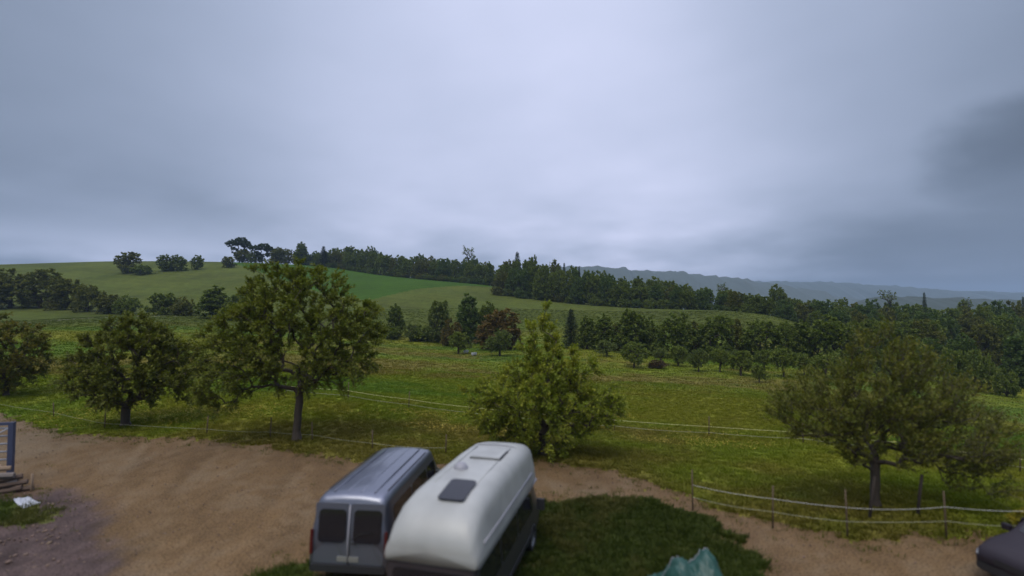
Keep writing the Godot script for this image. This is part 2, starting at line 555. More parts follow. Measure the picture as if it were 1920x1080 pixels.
func conifer(sd: int, h: float, rad: float) -> Array:
	var r := RandomNumberGenerator.new()
	r.seed = sd
	var wood := Shape.new()
	wood.tube([Vector3.ZERO, Vector3(0.05, h * 0.5, 0), Vector3(0, h, 0)], [h * 0.02, h * 0.012, 0.02], 7)
	var lv := Leaves.new()
	var y := h * 0.04
	while y < h * 0.99:
		var f := y / h
		var reach: float = rad * pow(1.0 - f, 0.8) * r.randf_range(0.8, 1.1) + 0.12
		var n := 9 if f < 0.8 else 6
		var turn := r.randf() * TAU
		for k in n:
			var a := turn + TAU * k / n + r.randf_range(-0.3, 0.3)
			var rr := reach * r.randf_range(0.65, 1.1)
			var d := Vector3(cos(a), 0, sin(a))
			var a0 := Vector3(0, y, 0)
			var a1 := a0 + d * rr * 0.6 - Vector3(0, rr * 0.12, 0)
			var a2 := a0 + d * rr - Vector3(0, rr * 0.18, 0)
			wood.tube([a0, a1, a2], [0.03, 0.02, 0.008], 3, false)
			var steps := int(8 + rr * 9)
			for s in steps:
				var t := r.randf_range(0.12, 1.0)
				var p := a0.lerp(a1, t / 0.6) if t < 0.6 else a1.lerp(a2, (t - 0.6) / 0.4)
				var o := (d * 0.7 + ball(r) * 0.8 + Vector3(0, -0.25, 0)).normalized()
				var g := r.randf_range(0.7, 1.2)
				lv.add(p, o, (Vector3.UP + ball(r) * 0.6).normalized(), r.randf_range(0.25, 0.5), 0.16, Color(0.7 * g, 0.75 * g, 0.75 * g))
		y += h * 0.028
	return [wood.mesh(), lv.mesh()]

func round_lobes(sd: int, h: float, w: float, low: float, count: int) -> Array:
	# an uneven crown made of overlapping boughs
	var r := RandomNumberGenerator.new()
	r.seed = sd
	var out := [[0.0, lerp(low, h, 0.5), 0.0, w * 0.38, (h - low) * 0.45, w * 0.38]]
	for k in count:
		var a := TAU * k / count + r.randf_range(-0.4, 0.4)
		var y := r.randf_range(low + (h - low) * 0.18, h - (h - low) * 0.25)
		var f := (y - low) / (h - low)
		var reach: float = w * 0.3 * (1.15 - 0.75 * f)
		out.append([cos(a) * reach, y, sin(a) * reach, w * r.randf_range(0.2, 0.28), (h - low) * r.randf_range(0.17, 0.26), w * r.randf_range(0.2, 0.28)])
	out.append([r.randf_range(-0.1, 0.1) * w, h - (h - low) * 0.17, r.randf_range(-0.1, 0.1) * w, w * 0.27, (h - low) * 0.17, w * 0.27])
	return out

var proto := {}

func make_proto(kind: String, meshes: Array, h: float, w: float) -> void:
	if not proto.has(kind): proto[kind] = []
	proto[kind].append({"wood": meshes[0], "crown": meshes[1], "h": h, "w": w})

func protos() -> void:
	var tones := [[0.85, 0.9, 0.8], [1.0, 1.0, 0.85], [0.75, 0.82, 0.8]]
	var far_tree := {"girth": 0.3, "clusters": 190, "gap": 0.55, "twigs": 6, "leaves": 9, "twig": 0.5, "leaf": 0.4, "wide": 0.7, "upward": 0.15, "tones": tones, "twigwood": false}
	for k in 4:
		var h := 9.5
		make_proto("round", grow(40 + k, far_tree.merged({"fork": 1.6, "heart": 4.5, "lobes": round_lobes(60 + k, h, 7.5, 0.1, 9)}, true)), h + 0.4, 8.2)
	for k in 3:
		make_proto("tall", grow(80 + k, far_tree.merged({"fork": 2.0, "heart": 4.5, "clusters": 140, "gap": 0.5, "upward": 0.3, "lobes": round_lobes(90 + k, 10.0, 4.6, 0.5, 7)}, true)), 10.4, 5.4)
	for k in 3:
		make_proto("bush", grow(100 + k, far_tree.merged({"fork": 0.4, "girth": 0.14, "heart": 1.0, "clusters": 90, "gap": 0.42, "twig": 0.45, "leaf": 0.28, "lobes": round_lobes(110 + k, 3.4, 4.8, 0.1, 7)}, true)), 3.7, 5.4)
	for k in 4:
		make_proto("orchard", grow(120 + k, {"girth": 0.13, "fork": 1.15, "heart": 1.9, "clusters": 70, "gap": 0.34, "twigs": 6, "leaves": 11, "twig": 0.48, "leaf": 0.21, "wide": 0.6, "upward": 0.5, "tones": tones, "lobes": round_lobes(130 + k, 3.4, 3.6, 0.9, 7)}), 3.8, 4.2)
	make_proto("conifer", conifer(7, 12.0, 3.0), 12.0, 6.0)
	make_proto("conifer", conifer(8, 12.0, 2.6), 12.0, 5.2)
	# flat-topped pines with bare stems
	for k in 2:
		make_proto("pine", grow(140 + k, far_tree.merged({"fork": 7.5, "heart": 10.0, "girth": 0.42, "clusters": 190, "gap": 0.7, "leaf": 0.75, "lobes": [[0, 13.3, 0, 6.0, 2.2, 5.0], [-4.5, 12.6, 0.5, 4.4, 1.7, 3.2], [4.8, 11.2, -0.5, 3.8, 1.6, 3.0], [1.5, 15.2, 0, 3.6, 1.2, 2.8], [-2.2, 8.6, 1, 2.8, 1.9, 2.4], [3.2, 7.6, 0.5, 2.6, 1.8, 2.2], [-0.4, 5.0, 0.5, 2.4, 2.6, 2.0]]}, true)), 16.4, 20.0)
	# half-dead tree with thin tufts
	for k in 2:
		make_proto("sparse", grow(150 + k, far_tree.merged({"fork": 11.0, "heart": 13.0, "girth": 0.3, "clusters": 42, "gap": 0.7, "twigs": 3, "leaves": 5, "lobes": [[0, 15.0, 0, 2.4, 2.6, 2.2], [1.6, 13.2, 0, 1.6, 1.2, 1.4], [-1.6, 16.5, 0, 1.6, 1.0, 1.4]]}, true)), 18.0, 6.0)

func plant(kind: String, pick: int, at: Vector3, h: float, w: float, foliage: Material, called: String, label: String, category: String, group := "", turn := -1.0) -> Node3D:
	var list: Array = proto[kind]
	var p: Dictionary = list[pick % list.size()]
	if not p.has("made"):
		var o := Node3D.new()
		part("trunk" if kind != "bush" else "stem", p.wood, M.bark, o)
		part("crown" if kind != "bush" else "foliage", p.crown, M.leaf_green, o)
		p.made = o
	var t: Node3D = p.made.duplicate()
	t.name = numbered(called)
	add_child(t, true)
	t.position = at
	t.rotation.y = rng.randf() * TAU if turn < 0.0 else turn
	t.scale = Vector3(w / p.w, h / p.h, w / p.w)
	(t.get_child(1) as MeshInstance3D).material_override = foliage
	tag(t, label, category, group)
	return t

const ORDINAL := ["first", "second", "third", "fourth", "fifth", "sixth", "seventh", "eighth", "ninth", "tenth", "eleventh", "twelfth", "thirteenth", "fourteenth", "fifteenth", "sixteenth", "seventeenth", "eighteenth", "nineteenth", "twentieth"]

func ordinal(n: int) -> String:
	if n < 20: return ORDINAL[n]
	var tens: String = ["twenty", "thirty", "forty", "fifty"][(n + 1) / 10 - 2]
	return tens + ("-" + ORDINAL[(n + 1) % 10 - 1] if (n + 1) % 10 > 0 else "th")

func wood_row(pts: Array, gap: float, label: String, group: String, mats: Array, wide: float, only := "") -> void:
	# one row of a wood: points are x, z, tree height
	var carry := 0.0
	var count := 0
	var hue := {M.leaf_green: "green", M.leaf_deep: "deep green", M.leaf_olive: "olive", M.leaf_blue: "bluish green", M.leaf_dark: "very dark"}
	for k in pts.size() - 1:
		var a := Vector3(pts[k][0], pts[k][2], pts[k][1])
		var b := Vector3(pts[k + 1][0], pts[k + 1][2], pts[k + 1][1])
		var len := Vector2(b.x - a.x, b.z - a.z).length()
		var s := carry
		while s < len:
			var p := a.lerp(b, s / len)
			var x := p.x + rng.randf_range(-1.2, 1.2)
			var z := p.z + rng.randf_range(-2.5, 2.5)
			var h := p.y * rng.randf_range(0.86, 1.08) + 0.6
			var kind := "tall" if rng.randf() < 0.2 else "round"
			var w: float = minf(wide * rng.randf_range(0.85, 1.3), h * 0.95) * (0.75 if kind == "tall" else 1.0)
			var m: Material = mats[rng.randi() % mats.size()]
			if only == "bush":
				plant("bush", rng.randi(), on_ground(x, z, 0.3), p.y * rng.randf_range(0.7, 1.2), wide * rng.randf_range(0.9, 1.3), m, "forest_bush", "%s bush, %s %s" % [hue[m], ordinal(count), label], "bush", group)
			else:
				plant(kind, rng.randi(), on_ground(x, z, 0.3), h, w, m, "forest_tree", "%s %s tree, %s %s" % [hue[m], "slim" if kind == "tall" else "rounded", ordinal(count), label], "tree", group)
			count += 1
			s += gap * rng.randf_range(0.8, 1.2)
		carry = s - len

func hero(called: String, sd: int, spec: Dictionary, at: Vector3, foliage: Material, label: String) -> void:
	var m := grow(sd, spec)
	var t := thing(called, label, "tree", at)
	part("trunk", m[0], M.bark, t)
	part("crown", m[1], foliage, t)

# ---------------------------------------------------------------- fences
func sag(a: Vector3, b: Vector3, drop: float, s: Shape, r: float) -> void:
	var path := []
	var radii := []
	for k in 9:
		var f := k / 8.0
		path.append(a.lerp(b, f) - Vector3(0, drop * 4.0 * f * (1.0 - f), 0))
		radii.append(r)
	s.tube(path, radii, 4, false)

func tape_fence(label: String, spots: Array, post_h: float, post_r: float, post_m: Material, heights: Array, tape_m: Material, tape_r: float) -> Node3D:
	var origin := on_ground(spots[0][0], spots[0][1])
	var f := thing("tape_fence", label, "fence", origin)
	var tops := []
	for sp in spots:
		var p := on_ground(sp[0], sp[1]) - origin
		tops.append(p)
		var tilt := Vector3(rng.randf_range(-0.05, 0.05), 0, rng.randf_range(-0.05, 0.05))
		var h := post_h * rng.randf_range(0.93, 1.07)
		part("post", tube_mesh([p - Vector3(0, 0.2, 0), p + tilt * 0.5 + Vector3(0, h * 0.5, 0), p + tilt + Vector3(0, h, 0)], [post_r * 1.1, post_r, post_r * 0.95], 7), post_m, f)
	for h in heights:
		for k in spots.size() - 1:
			var s := Shape.new()
			sag(tops[k] + Vector3(0, h, post_r + 0.01), tops[k + 1] + Vector3(0, h, post_r + 0.01), rng.randf_range(0.02, 0.07), s, tape_r)
			part("tape", s.mesh(), tape_m if h == heights[0] else M.tape_dull, f)
	return f

# ---------------------------------------------------------------- vehicles
func half_profile(w: float, h: float, yb: float, belt: float, tumble: float, rc: float, crown: float) -> Array:
	var p := [Vector2(w * 0.9, yb), Vector2(w * 0.985, yb + 0.07), Vector2(w, yb + 0.2), Vector2(w * 1.005, lerp(yb, belt, 0.6)), Vector2(w, belt)]
	var top := h - rc
	for t in [0.35, 0.7, 1.0]: p.append(Vector2(w - tumble * t, lerp(belt, top, t)))
	for k in range(1, 6):
		var a := PI / 2 * k / 5
		p.append(Vector2(w - tumble - rc + rc * cos(a), top + rc * sin(a)))
	for t in [0.66, 0.33]: p.append(Vector2((w - tumble - rc) * t, h + crown * (1.0 - t * t)))
	return p

func ring_of(half: Array) -> Array:
	var out := half.duplicate()
	out.append(Vector2(0, half[-1].y))
	for k in range(half.size() - 1, -1, -1): out.append(Vector2(-half[k].x, half[k].y))
	return out

# sections: [distance from the rear, w, h, yb, belt, tumble, rc, crown]; slope leans the tail forward above its belt
func body_mesh(sections: Array, length: float, slope: float) -> ArrayMesh:
	var s := Shape.new()
	var rings := []
	for q in sections:
		var ring := []
		for p in ring_of(half_profile(q[1], q[2], q[3], q[4], q[5], q[6], q[7])):
			var lean: float = slope * maxf(0.0, p.y - 0.95) * clampf(1.0 - q[0] / 0.7, 0.0, 1.0)
			ring.append(Vector3(p.x, p.y, length / 2 - q[0] - lean))
		rings.append(ring)
	var n: int = rings[0].size()
	for i in rings.size() - 1:
		for k in n:
			var m := (k + 1) % n
			s.quad(rings[i][k], rings[i][m], rings[i + 1][m], rings[i + 1][k])
	for e in [0, rings.size() - 1]:
		var c := Vector3.ZERO
		for p in rings[e]: c += p
		c /= n
		for k in n:
			var m := (k + 1) % n
			if e == 0: s.tri(c, rings[e][m], rings[e][k])
			else: s.tri(c, rings[e][k], rings[e][m])
	return s.mesh()

# a rounded panel given by its outline in two directions of a mapping
func panel(u0: float, u1: float, v0: float, v1: float, rad: float, to3d: Callable, thick := 0.006) -> ArrayMesh:
	var outline := PackedVector2Array()
	for c in [[u1 - rad, v1 - rad, 0.0], [u0 + rad, v1 - rad, PI / 2], [u0 + rad, v0 + rad, PI], [u1 - rad, v0 + rad, 1.5 * PI]]:
		for k in 5: outline.append(Vector2(c[0], c[1]) + Vector2.from_angle(c[2] + PI / 8 * k) * rad)
	var s := Shape.new()
	var idx := Geometry2D.triangulate_polygon(outline)
	for i in range(0, idx.size(), 3):
		s.tri(to3d.call(outline[idx[i]], thick), to3d.call(outline[idx[i + 1]], thick), to3d.call(outline[idx[i + 2]], thick))
		s.tri(to3d.call(outline[idx[i]], -0.01), to3d.call(outline[idx[i + 2]], -0.01), to3d.call(outline[idx[i + 1]], -0.01))
	for i in outline.size():
		var j := (i + 1) % outline.size()
		s.quad(to3d.call(outline[i], -0.01), to3d.call(outline[j], -0.01), to3d.call(outline[j], thick), to3d.call(outline[i], thick))
	return s.mesh(false)

func wheel(parent: Node3D, at: Vector3, r: float, side: float) -> void:
	var prof := [[0.6, 0.10], [0.9, 0.115], [0.98, 0.09], [1.0, 0.06], [1.0, -0.06], [0.98, -0.09], [0.9, -0.115], [0.6, -0.10]]
	var s := Shape.new()
	for k in 28:
		var a := TAU * k / 28
		var b := TAU * (k + 1) / 28
		for i in prof.size():
			var p: Array = prof[i]
			var q: Array = prof[(i + 1) % prof.size()]
			s.quad(Vector3(p[1], cos(a) * p[0] * r, sin(a) * p[0] * r), Vector3(q[1], cos(a) * q[0] * r, sin(a) * q[0] * r), Vector3(q[1], cos(b) * q[0] * r, sin(b) * q[0] * r), Vector3(p[1], cos(b) * p[0] * r, sin(b) * p[0] * r))
	var tyre := part("wheel", s.mesh(), M.rubber, parent, at)
	var h := Shape.new()
	for k in 20:
		var a := TAU * k / 20
		var b := TAU * (k + 1) / 20
		for e in [[0.0, 0.05, 0.2, 0.075], [0.2, 0.075, 0.52, 0.05], [0.52, 0.05, 0.62, 0.1]]:
			h.quad(Vector3(side * e[1], cos(a) * e[0] * r, sin(a) * e[0] * r), Vector3(side * e[3], cos(a) * e[2] * r, sin(a) * e[2] * r), Vector3(side * e[3], cos(b) * e[2] * r, sin(b) * e[2] * r), Vector3(side * e[1], cos(b) * e[0] * r, sin(b) * e[0] * r))
	part("rim", h.mesh(), M.rim, tyre)

func side_map(x_at: Callable, side: float) -> Callable:
	return func(p: Vector2, t: float) -> Vector3: return Vector3(side * (x_at.call(p.y) + t), p.y, p.x)

func dark_van(at: Vector3, turn: float) -> void:
	var L := 5.7
	var W := 0.98
	var H := 2.0
	var t := thing("panel_van", "dark grey van with twin rear doors beside the white topped van", "van", at, turn)
	var S := []
	for q in [[0.0, 0.92, -0.14], [0.04, 0.965, -0.07], [0.14, 0.99, -0.025], [0.4, 1.0, 0.0], [0.9, 1.0, 0.0], [2.2, 1.0, 0.0], [4.2, 1.0, 0.0], [4.4, 0.995, -0.03], [4.62, 0.985, -0.22], [4.87, 0.975, -0.5], [5.05, 0.97, -0.76], [5.2, 0.965, -0.84], [5.52, 0.93, -0.95], [5.66, 0.86, -1.1], [5.7, 0.8, -1.22]]:
		var h: float = H + q[2]
		S.append([q[0], W * q[1], h, 0.3, minf(1.02, h - 0.14), minf(0.13, (h - 0.7) * 0.12), minf(0.2, h * 0.12), 0.045])
	part("body", body_mesh(S, L, 0.16), M.dark_paint, t)
	# pressed roof ribs
	for x in [-0.5, -0.17, 0.17, 0.5]:
		var s := Shape.new()
		s.tube([Vector3(x, H + 0.028, 2.5), Vector3(x, H + 0.037, 1.0), Vector3(x, H + 0.03, -1.3)], [0.014, 0.018, 0.014], 6)
		part("roof_rib", s.mesh(), M.dark_paint, t)
	for sd in [-1.0, 1.0]:
		var s := Shape.new()
		s.tube([Vector3(sd * 0.74, H + 0.0, 2.25), Vector3(sd * 0.75, H + 0.012, 0.5), Vector3(sd * 0.75, H + 0.0, -1.1)], [0.012, 0.012, 0.012], 6)
		part("roof_gutter", s.mesh(), M.trim, t)
	var x_at := func(y: float) -> float: return W - 0.13 * clampf((y - 1.02) / 0.79, 0.0, 1.0)
	for sd in [-1.0, 1.0]:
		for z in [[0.85, 2.3], [-0.65, 0.78], [-1.6, -0.72]]:
			part("side_window", panel(z[0], z[1], 1.08, 1.66, 0.09, side_map(x_at, sd)), M.glass, t)
		part("sill_trim", panel(-1.6, 2.2, 0.46, 0.54, 0.03, side_map(x_at, sd), 0.014), M.trim, t)
		part("door_handle", panel(0.62, 0.8, 0.93, 0.97, 0.015, side_map(x_at, sd), 0.03), M.trim, t)
		var mi := Shape.new()
		mi.box(Vector3(sd * 1.08, 1.2, -1.5), Vector3(0.2, 0.26, 0.1))
		part("side_mirror", mi.mesh(false), M.trim, t)
		wheel(t, Vector3(sd * (W - 0.09), 0.33, 1.45), 0.34, sd)
		wheel(t, Vector3(sd * (W - 0.09), 0.33, -1.5), 0.34, sd)
	var back := func(p: Vector2, k: float) -> Vector3: return Vector3(p.x, p.y, L / 2 - 0.16 * maxf(0.0, p.y - 0.95) * 0.985 + 0.004 + k)
	for sd in [-1.0, 1.0]:
		var d := part("rear_door", panel(minf(sd * 0.028, sd * 0.84), maxf(sd * 0.028, sd * 0.84), 0.5, 1.84, 0.05, back, 0.012), M.dark_paint, t)
		part("rear_window", panel(minf(sd * 0.11, sd * 0.74), maxf(sd * 0.08, sd * 0.78), 0.98, 1.7, 0.1, back, 0.02), M.glass, d)
		var tl := part("tail_light", panel(minf(sd * 0.86, sd * 0.93), maxf(sd * 0.86, sd * 0.93), 0.7, 1.25, 0.03, back, 0.02), M.tail_red, t)
		tl.set_meta("label", "red tail light")
	var seam := Shape.new()
	seam.tube([back.call(Vector2(0, 0.5), 0.02), back.call(Vector2(0, 0.95), 0.02), back.call(Vector2(0, 1.8), 0.02)], [0.02, 0.02, 0.02], 6)
	part("door_seal", seam.mesh(), M.pale_trim, t)
	var hb := Shape.new()
	hb.box(back.call(Vector2(0.16, 0.98), 0.03), Vector3(0.14, 0.035, 0.03))
	part("rear_handle", hb.mesh(false), M.trim, t)
	part("bumper", panel(-0.9, 0.9, 0.33, 0.49, 0.05, back, 0.06), M.trim, t)
	part("number_plate", panel(-0.26, 0.26, 0.56, 0.67, 0.01, back, 0.022), M.plate, t)
	var wp := Shape.new()
	wp.tube([back.call(Vector2(0.08, 1.06), 0.035), back.call(Vector2(0.3, 1.2), 0.04), back.call(Vector2(0.6, 1.22), 0.035)], [0.012, 0.01, 0.008], 5)
	part("wiper", wp.mesh(), M.rubber, t)
	part("windscreen", panel(-0.72, 0.72, 0.0, 1.0, 0.08, func(p: Vector2, k: float) -> Vector3: return Vector3(p.x, lerp(1.22, 1.88, p.y), lerp(-2.22, -1.63, p.y) - k * 4.0)), M.glass, t)

func camper(at: Vector3, turn: float) -> void:
	var L := 6.0
	var W := 0.93
	var H := 1.95
	var t := thing("camper_van", "camper van with big white moulded roof and dark sides", "van", at, turn)
	var S := []
	for q in [[0.0, 0.94, -0.05], [0.03, 0.98, -0.02], [0.1, 1.0, 0.0], [0.9, 1.0, 0.0], [2.4, 1.0, 0.0], [4.6, 1.0, 0.0], [4.9, 0.99, -0.12], [5.2, 0.975, -0.45], [5.45, 0.965, -0.8], [5.6, 0.96, -0.88], [5.9, 0.9, -1.0], [6.0, 0.8, -1.2]]:
		var h: float = H + q[2]
		S.append([q[0], W * q[1], h, 0.3, minf(1.02, h - 0.14), minf(0.06, (h - 0.7) * 0.08), minf(0.08, h * 0.06), 0.02])
	part("body", body_mesh(S, L, 0.03), M.dark_side, t)
	# moulded high top: rounded, sloping at both ends
	var top := Shape.new()
	var rings := []
	for q in [[0.0, 0.93, 0.12], [0.06, 0.98, 0.27], [0.25, 1.0, 0.5], [0.55, 1.0, 0.7], [1.0, 1.0, 0.79], [2.0, 1.0, 0.82], [3.6, 1.0, 0.83], [4.6, 0.98, 0.8], [5.15, 0.94, 0.7], [5.32, 0.88, 0.45], [5.4, 0.8, 0.1]]:
		var w: float = (W + 0.02) * q[1]
		var hh: float = q[2]
		var y0 := 1.72
		var half := [Vector2(w * 0.97, y0), Vector2(w, y0 + 0.02), Vector2(w, y0 + 0.10)]
		var rise: float = 0.23 + hh - 0.1
		half.append(Vector2(w - 0.03, y0 + 0.1 + rise * 0.3))
		half.append(Vector2(w - 0.09, y0 + 0.1 + rise * 0.58))
		for k in range(1, 6):
			var a := PI / 2 * k / 5
			half.append(Vector2(w - 0.09 - 0.34 + 0.34 * cos(a), y0 + 0.1 + rise * 0.58 + rise * 0.42 * sin(a)))
		half.append(Vector2(w * 0.35, y0 + 0.1 + rise + 0.012))
		var ring := []
		for p in ring_of(half): ring.append(Vector3(p.x, p.y, L / 2 - q[0] + 0.02))
		rings.append(ring)
	var n: int = rings[0].size()
	for i in rings.size() - 1:
		for k in n:
			var m := (k + 1) % n
			top.quad(rings[i][k], rings[i][m], rings[i + 1][m], rings[i + 1][k])
	for e in [0, rings.size() - 1]:
		var c := Vector3.ZERO
		for p in rings[e]: c += p
		c /= n
		for k in n:
			var m := (k + 1) % n
			if e == 0: top.tri(c, rings[e][m], rings[e][k])
			else: top.tri(c, rings[e][k], rings[e][m])
	var roof := part("high_top", top.mesh(), M.white_paint, t)
	roof.set_meta("label", "white moulded high roof")
	# hatch, seam and vent on the roof
	var lid := Shape.new()
	lid.box(Vector3(0.1, 2.81, -0.4), Vector3(0.72, 0.05, 0.72))
	var hatch := part("roof_hatch", lid.mesh(false), M.white_paint, roof)
	var gasket := Shape.new()
	gasket.box(Vector3(0.1, 2.785, -0.4), Vector3(0.78, 0.03, 0.78))
	hatch.set_meta("label", "square roof hatch")
	part("hatch_gasket", gasket.mesh(false), M.trim, roof)
	var dome := SphereMesh.new()
	dome.radius = 0.17
	dome.height = 0.16
	dome.is_hemisphere = true
	part("roof_vent", dome, M.pale_trim, roof, Vector3(-0.22, 2.76, 0.75))
	var aw := Shape.new()
	aw.tube([Vector3(W - 0.02, 2.03, 2.6), Vector3(W - 0.02, 2.04, 0.0), Vector3(W - 0.02, 2.03, -1.6)], [0.035, 0.035, 0.035], 8)
	part("awning_rail", aw.mesh(), M.pale_trim, roof)
	var sm := Shape.new()
	sm.tube([Vector3(-0.62, 2.72, -1.3), Vector3(-0.45, 2.78, -1.33), Vector3(0.0, 2.795, -1.36), Vector3(0.45, 2.78, -1.33), Vector3(0.62, 2.72, -1.3)], [0.012, 0.012, 0.012, 0.012, 0.012], 5)
	part("roof_seam", sm.mesh(), M.pale_trim, roof)
	for x in [-0.45, 0.45]:
		var rb := Shape.new()
		rb.tube([Vector3(x, 2.752, 1.7), Vector3(x, 2.785, 0.6), Vector3(x, 2.785, -1.1)], [0.012, 0.016, 0.012], 6)
		part("roof_rib", rb.mesh(), M.white_paint, roof)
	# dark rear roof light set into the sloping back of the high top
	part("rear_roof_window", panel(-0.1, 0.46, 0.0, 1.0, 0.1, func(p: Vector2, k: float) -> Vector3: return Vector3(p.x, lerp(2.68, 2.79, p.y) + 0.035 + k, lerp(2.46, 1.6, p.y))), M.glass, roof)
	var x_at := func(y: float) -> float: return W - 0.06 * clampf((y - 1.02) / 0.85, 0.0, 1.0)
	for sd in [-1.0, 1.0]:
		for z in [[1.4, 2.75], [0.0, 1.32], [-1.6, -0.08]]:
			part("side_window", panel(z[0], z[1], 1.06, 1.66, 0.08, side_map(x_at, sd)), M.glass, t)
		part("drip_rail", panel(-2.2, 2.9, 1.69, 1.725, 0.012, side_map(x_at, sd), 0.05), M.pale_trim, t)
		part("sill_trim", panel(-1.8, 2.4, 0.46, 0.54, 0.03, side_map(x_at, sd), 0.014), M.trim, t)
		var mi := Shape.new()
		mi.box(Vector3(sd * 1.12, 1.2, -1.75), Vector3(0.2, 0.28, 0.1))
		part("side_mirror", mi.mesh(false), M.trim, t)
		wheel(t, Vector3(sd * (W - 0.09), 0.34, 1.5), 0.35, sd)
		wheel(t, Vector3(sd * (W - 0.09), 0.34, -1.65), 0.35, sd)
	var back := func(p: Vector2, k: float) -> Vector3: return Vector3(p.x, p.y, L / 2 - 0.03 * maxf(0.0, p.y - 0.95) + 0.004 + k)
	var gate := part("tailgate", panel(-0.86, 0.86, 0.5, 1.68, 0.08, back, 0.014), M.dark_side, t)
	part("rear_window", panel(-0.74, 0.74, 1.06, 1.6, 0.09, back, 0.022), M.glass, gate)
	part("bumper", panel(-0.94, 0.94, 0.32, 0.48, 0.05, back, 0.07), M.trim, t)
	part("number_plate", panel(-0.26, 0.26, 0.6, 0.71, 0.01, back, 0.026), M.plate, t)
	for sd in [-1.0, 1.0]:
		part("tail_light", panel(minf(sd * 0.88, sd * 0.95), maxf(sd * 0.88, sd * 0.95), 0.62, 1.02, 0.03, back, 0.02), M.tail_red, t)

func dark_car(at: Vector3, turn: float) -> void:
	var L := 4.2
	var t := thing("parked_car", "dark car parked at the far end of the yard beyond the tree stakes", "car", at, turn)
	var S := []
	for q in [[0.0, 0.74, 0.72], [0.05, 0.82, 0.86], [0.2, 0.86, 0.96], [0.55, 0.88, 1.0], [0.95, 0.88, 1.36], [1.4, 0.88, 1.44], [2.2, 0.88, 1.45], [2.7, 0.88, 1.36], [3.15, 0.88, 1.0], [3.7, 0.87, 0.9], [4.1, 0.8, 0.76], [4.2, 0.7, 0.6]]:
		var h: float = q[2]
		S.append([q[0], q[1], h, 0.26, minf(0.88, h - 0.13), minf(0.2, (h - 0.55) * 0.22), minf(0.12, h * 0.1), 0.025])
	part("body", body_mesh(S, L, 0.1), M.purple_paint, t)
	var x_at := func(y: float) -> float: return 0.88 - 0.195 * clampf((y - 0.88) / 0.45, 0.0, 1.0)
	for sd in [-1.0, 1.0]:
		part("side_window", panel(0.15, 1.0, 0.95, 1.28, 0.07, side_map(x_at, sd)), M.glass, t)
		part("side_window", panel(-0.75, 0.08, 0.95, 1.28, 0.07, side_map(x_at, sd)), M.glass, t)
		wheel(t, Vector3(sd * 0.8, 0.3, 1.3), 0.31, sd)
		wheel(t, Vector3(sd * 0.8, 0.3, -1.35), 0.31, sd)
		part("tail_light", panel(0, 1, 0, 1, 0.1, func(p: Vector2, k: float) -> Vector3: return Vector3(sd * lerp(0.55, 0.78, p.x), lerp(0.68, 0.8, p.y), 2.06 + k)), M.tail_red, t)
		part("headlight", panel(0, 1, 0, 1, 0.2, func(p: Vector2, k: float) -> Vector3: return Vector3(sd * lerp(0.4, 0.74, p.x), lerp(0.58, 0.72, p.y), lerp(-2.075, -1.99, p.y) - k * 2.0)), M.lamp_glass, t)
		var mi := Shape.new()
		mi.box(Vector3(sd * 0.95, 0.98, -0.85), Vector3(0.18, 0.13, 0.1))
		part("side_mirror", mi.mesh(false), M.purple_paint, t)
	part("grille", panel(-0.36, 0.36, 0.5, 0.62, 0.03, func(p: Vector2, k: float) -> Vector3: return Vector3(p.x, p.y, -2.09 - k * 2.0)), M.trim, t)
	part("front_bumper", panel(-0.72, 0.72, 0.28, 0.44, 0.05, func(p: Vector2, k: float) -> Vector3: return Vector3(p.x, p.y, -2.07 - k * 6.0)), M.trim, t)
	part("rear_window", panel(-0.6, 0.6, 0.0, 1.0, 0.08, func(p: Vector2, k: float) -> Vector3: return Vector3(p.x, lerp(1.04, 1.36, p.y) + k, lerp(1.52, 1.13, p.y) + k)), M.glass, t)
	part("windscreen", panel(-0.6, 0.6, 0.0, 1.0, 0.08, func(p: Vector2, k: float) -> Vector3: return Vector3(p.x, lerp(1.03, 1.36, p.y) + k, lerp(-1.02, -0.58, p.y) - k)), M.glass, t)

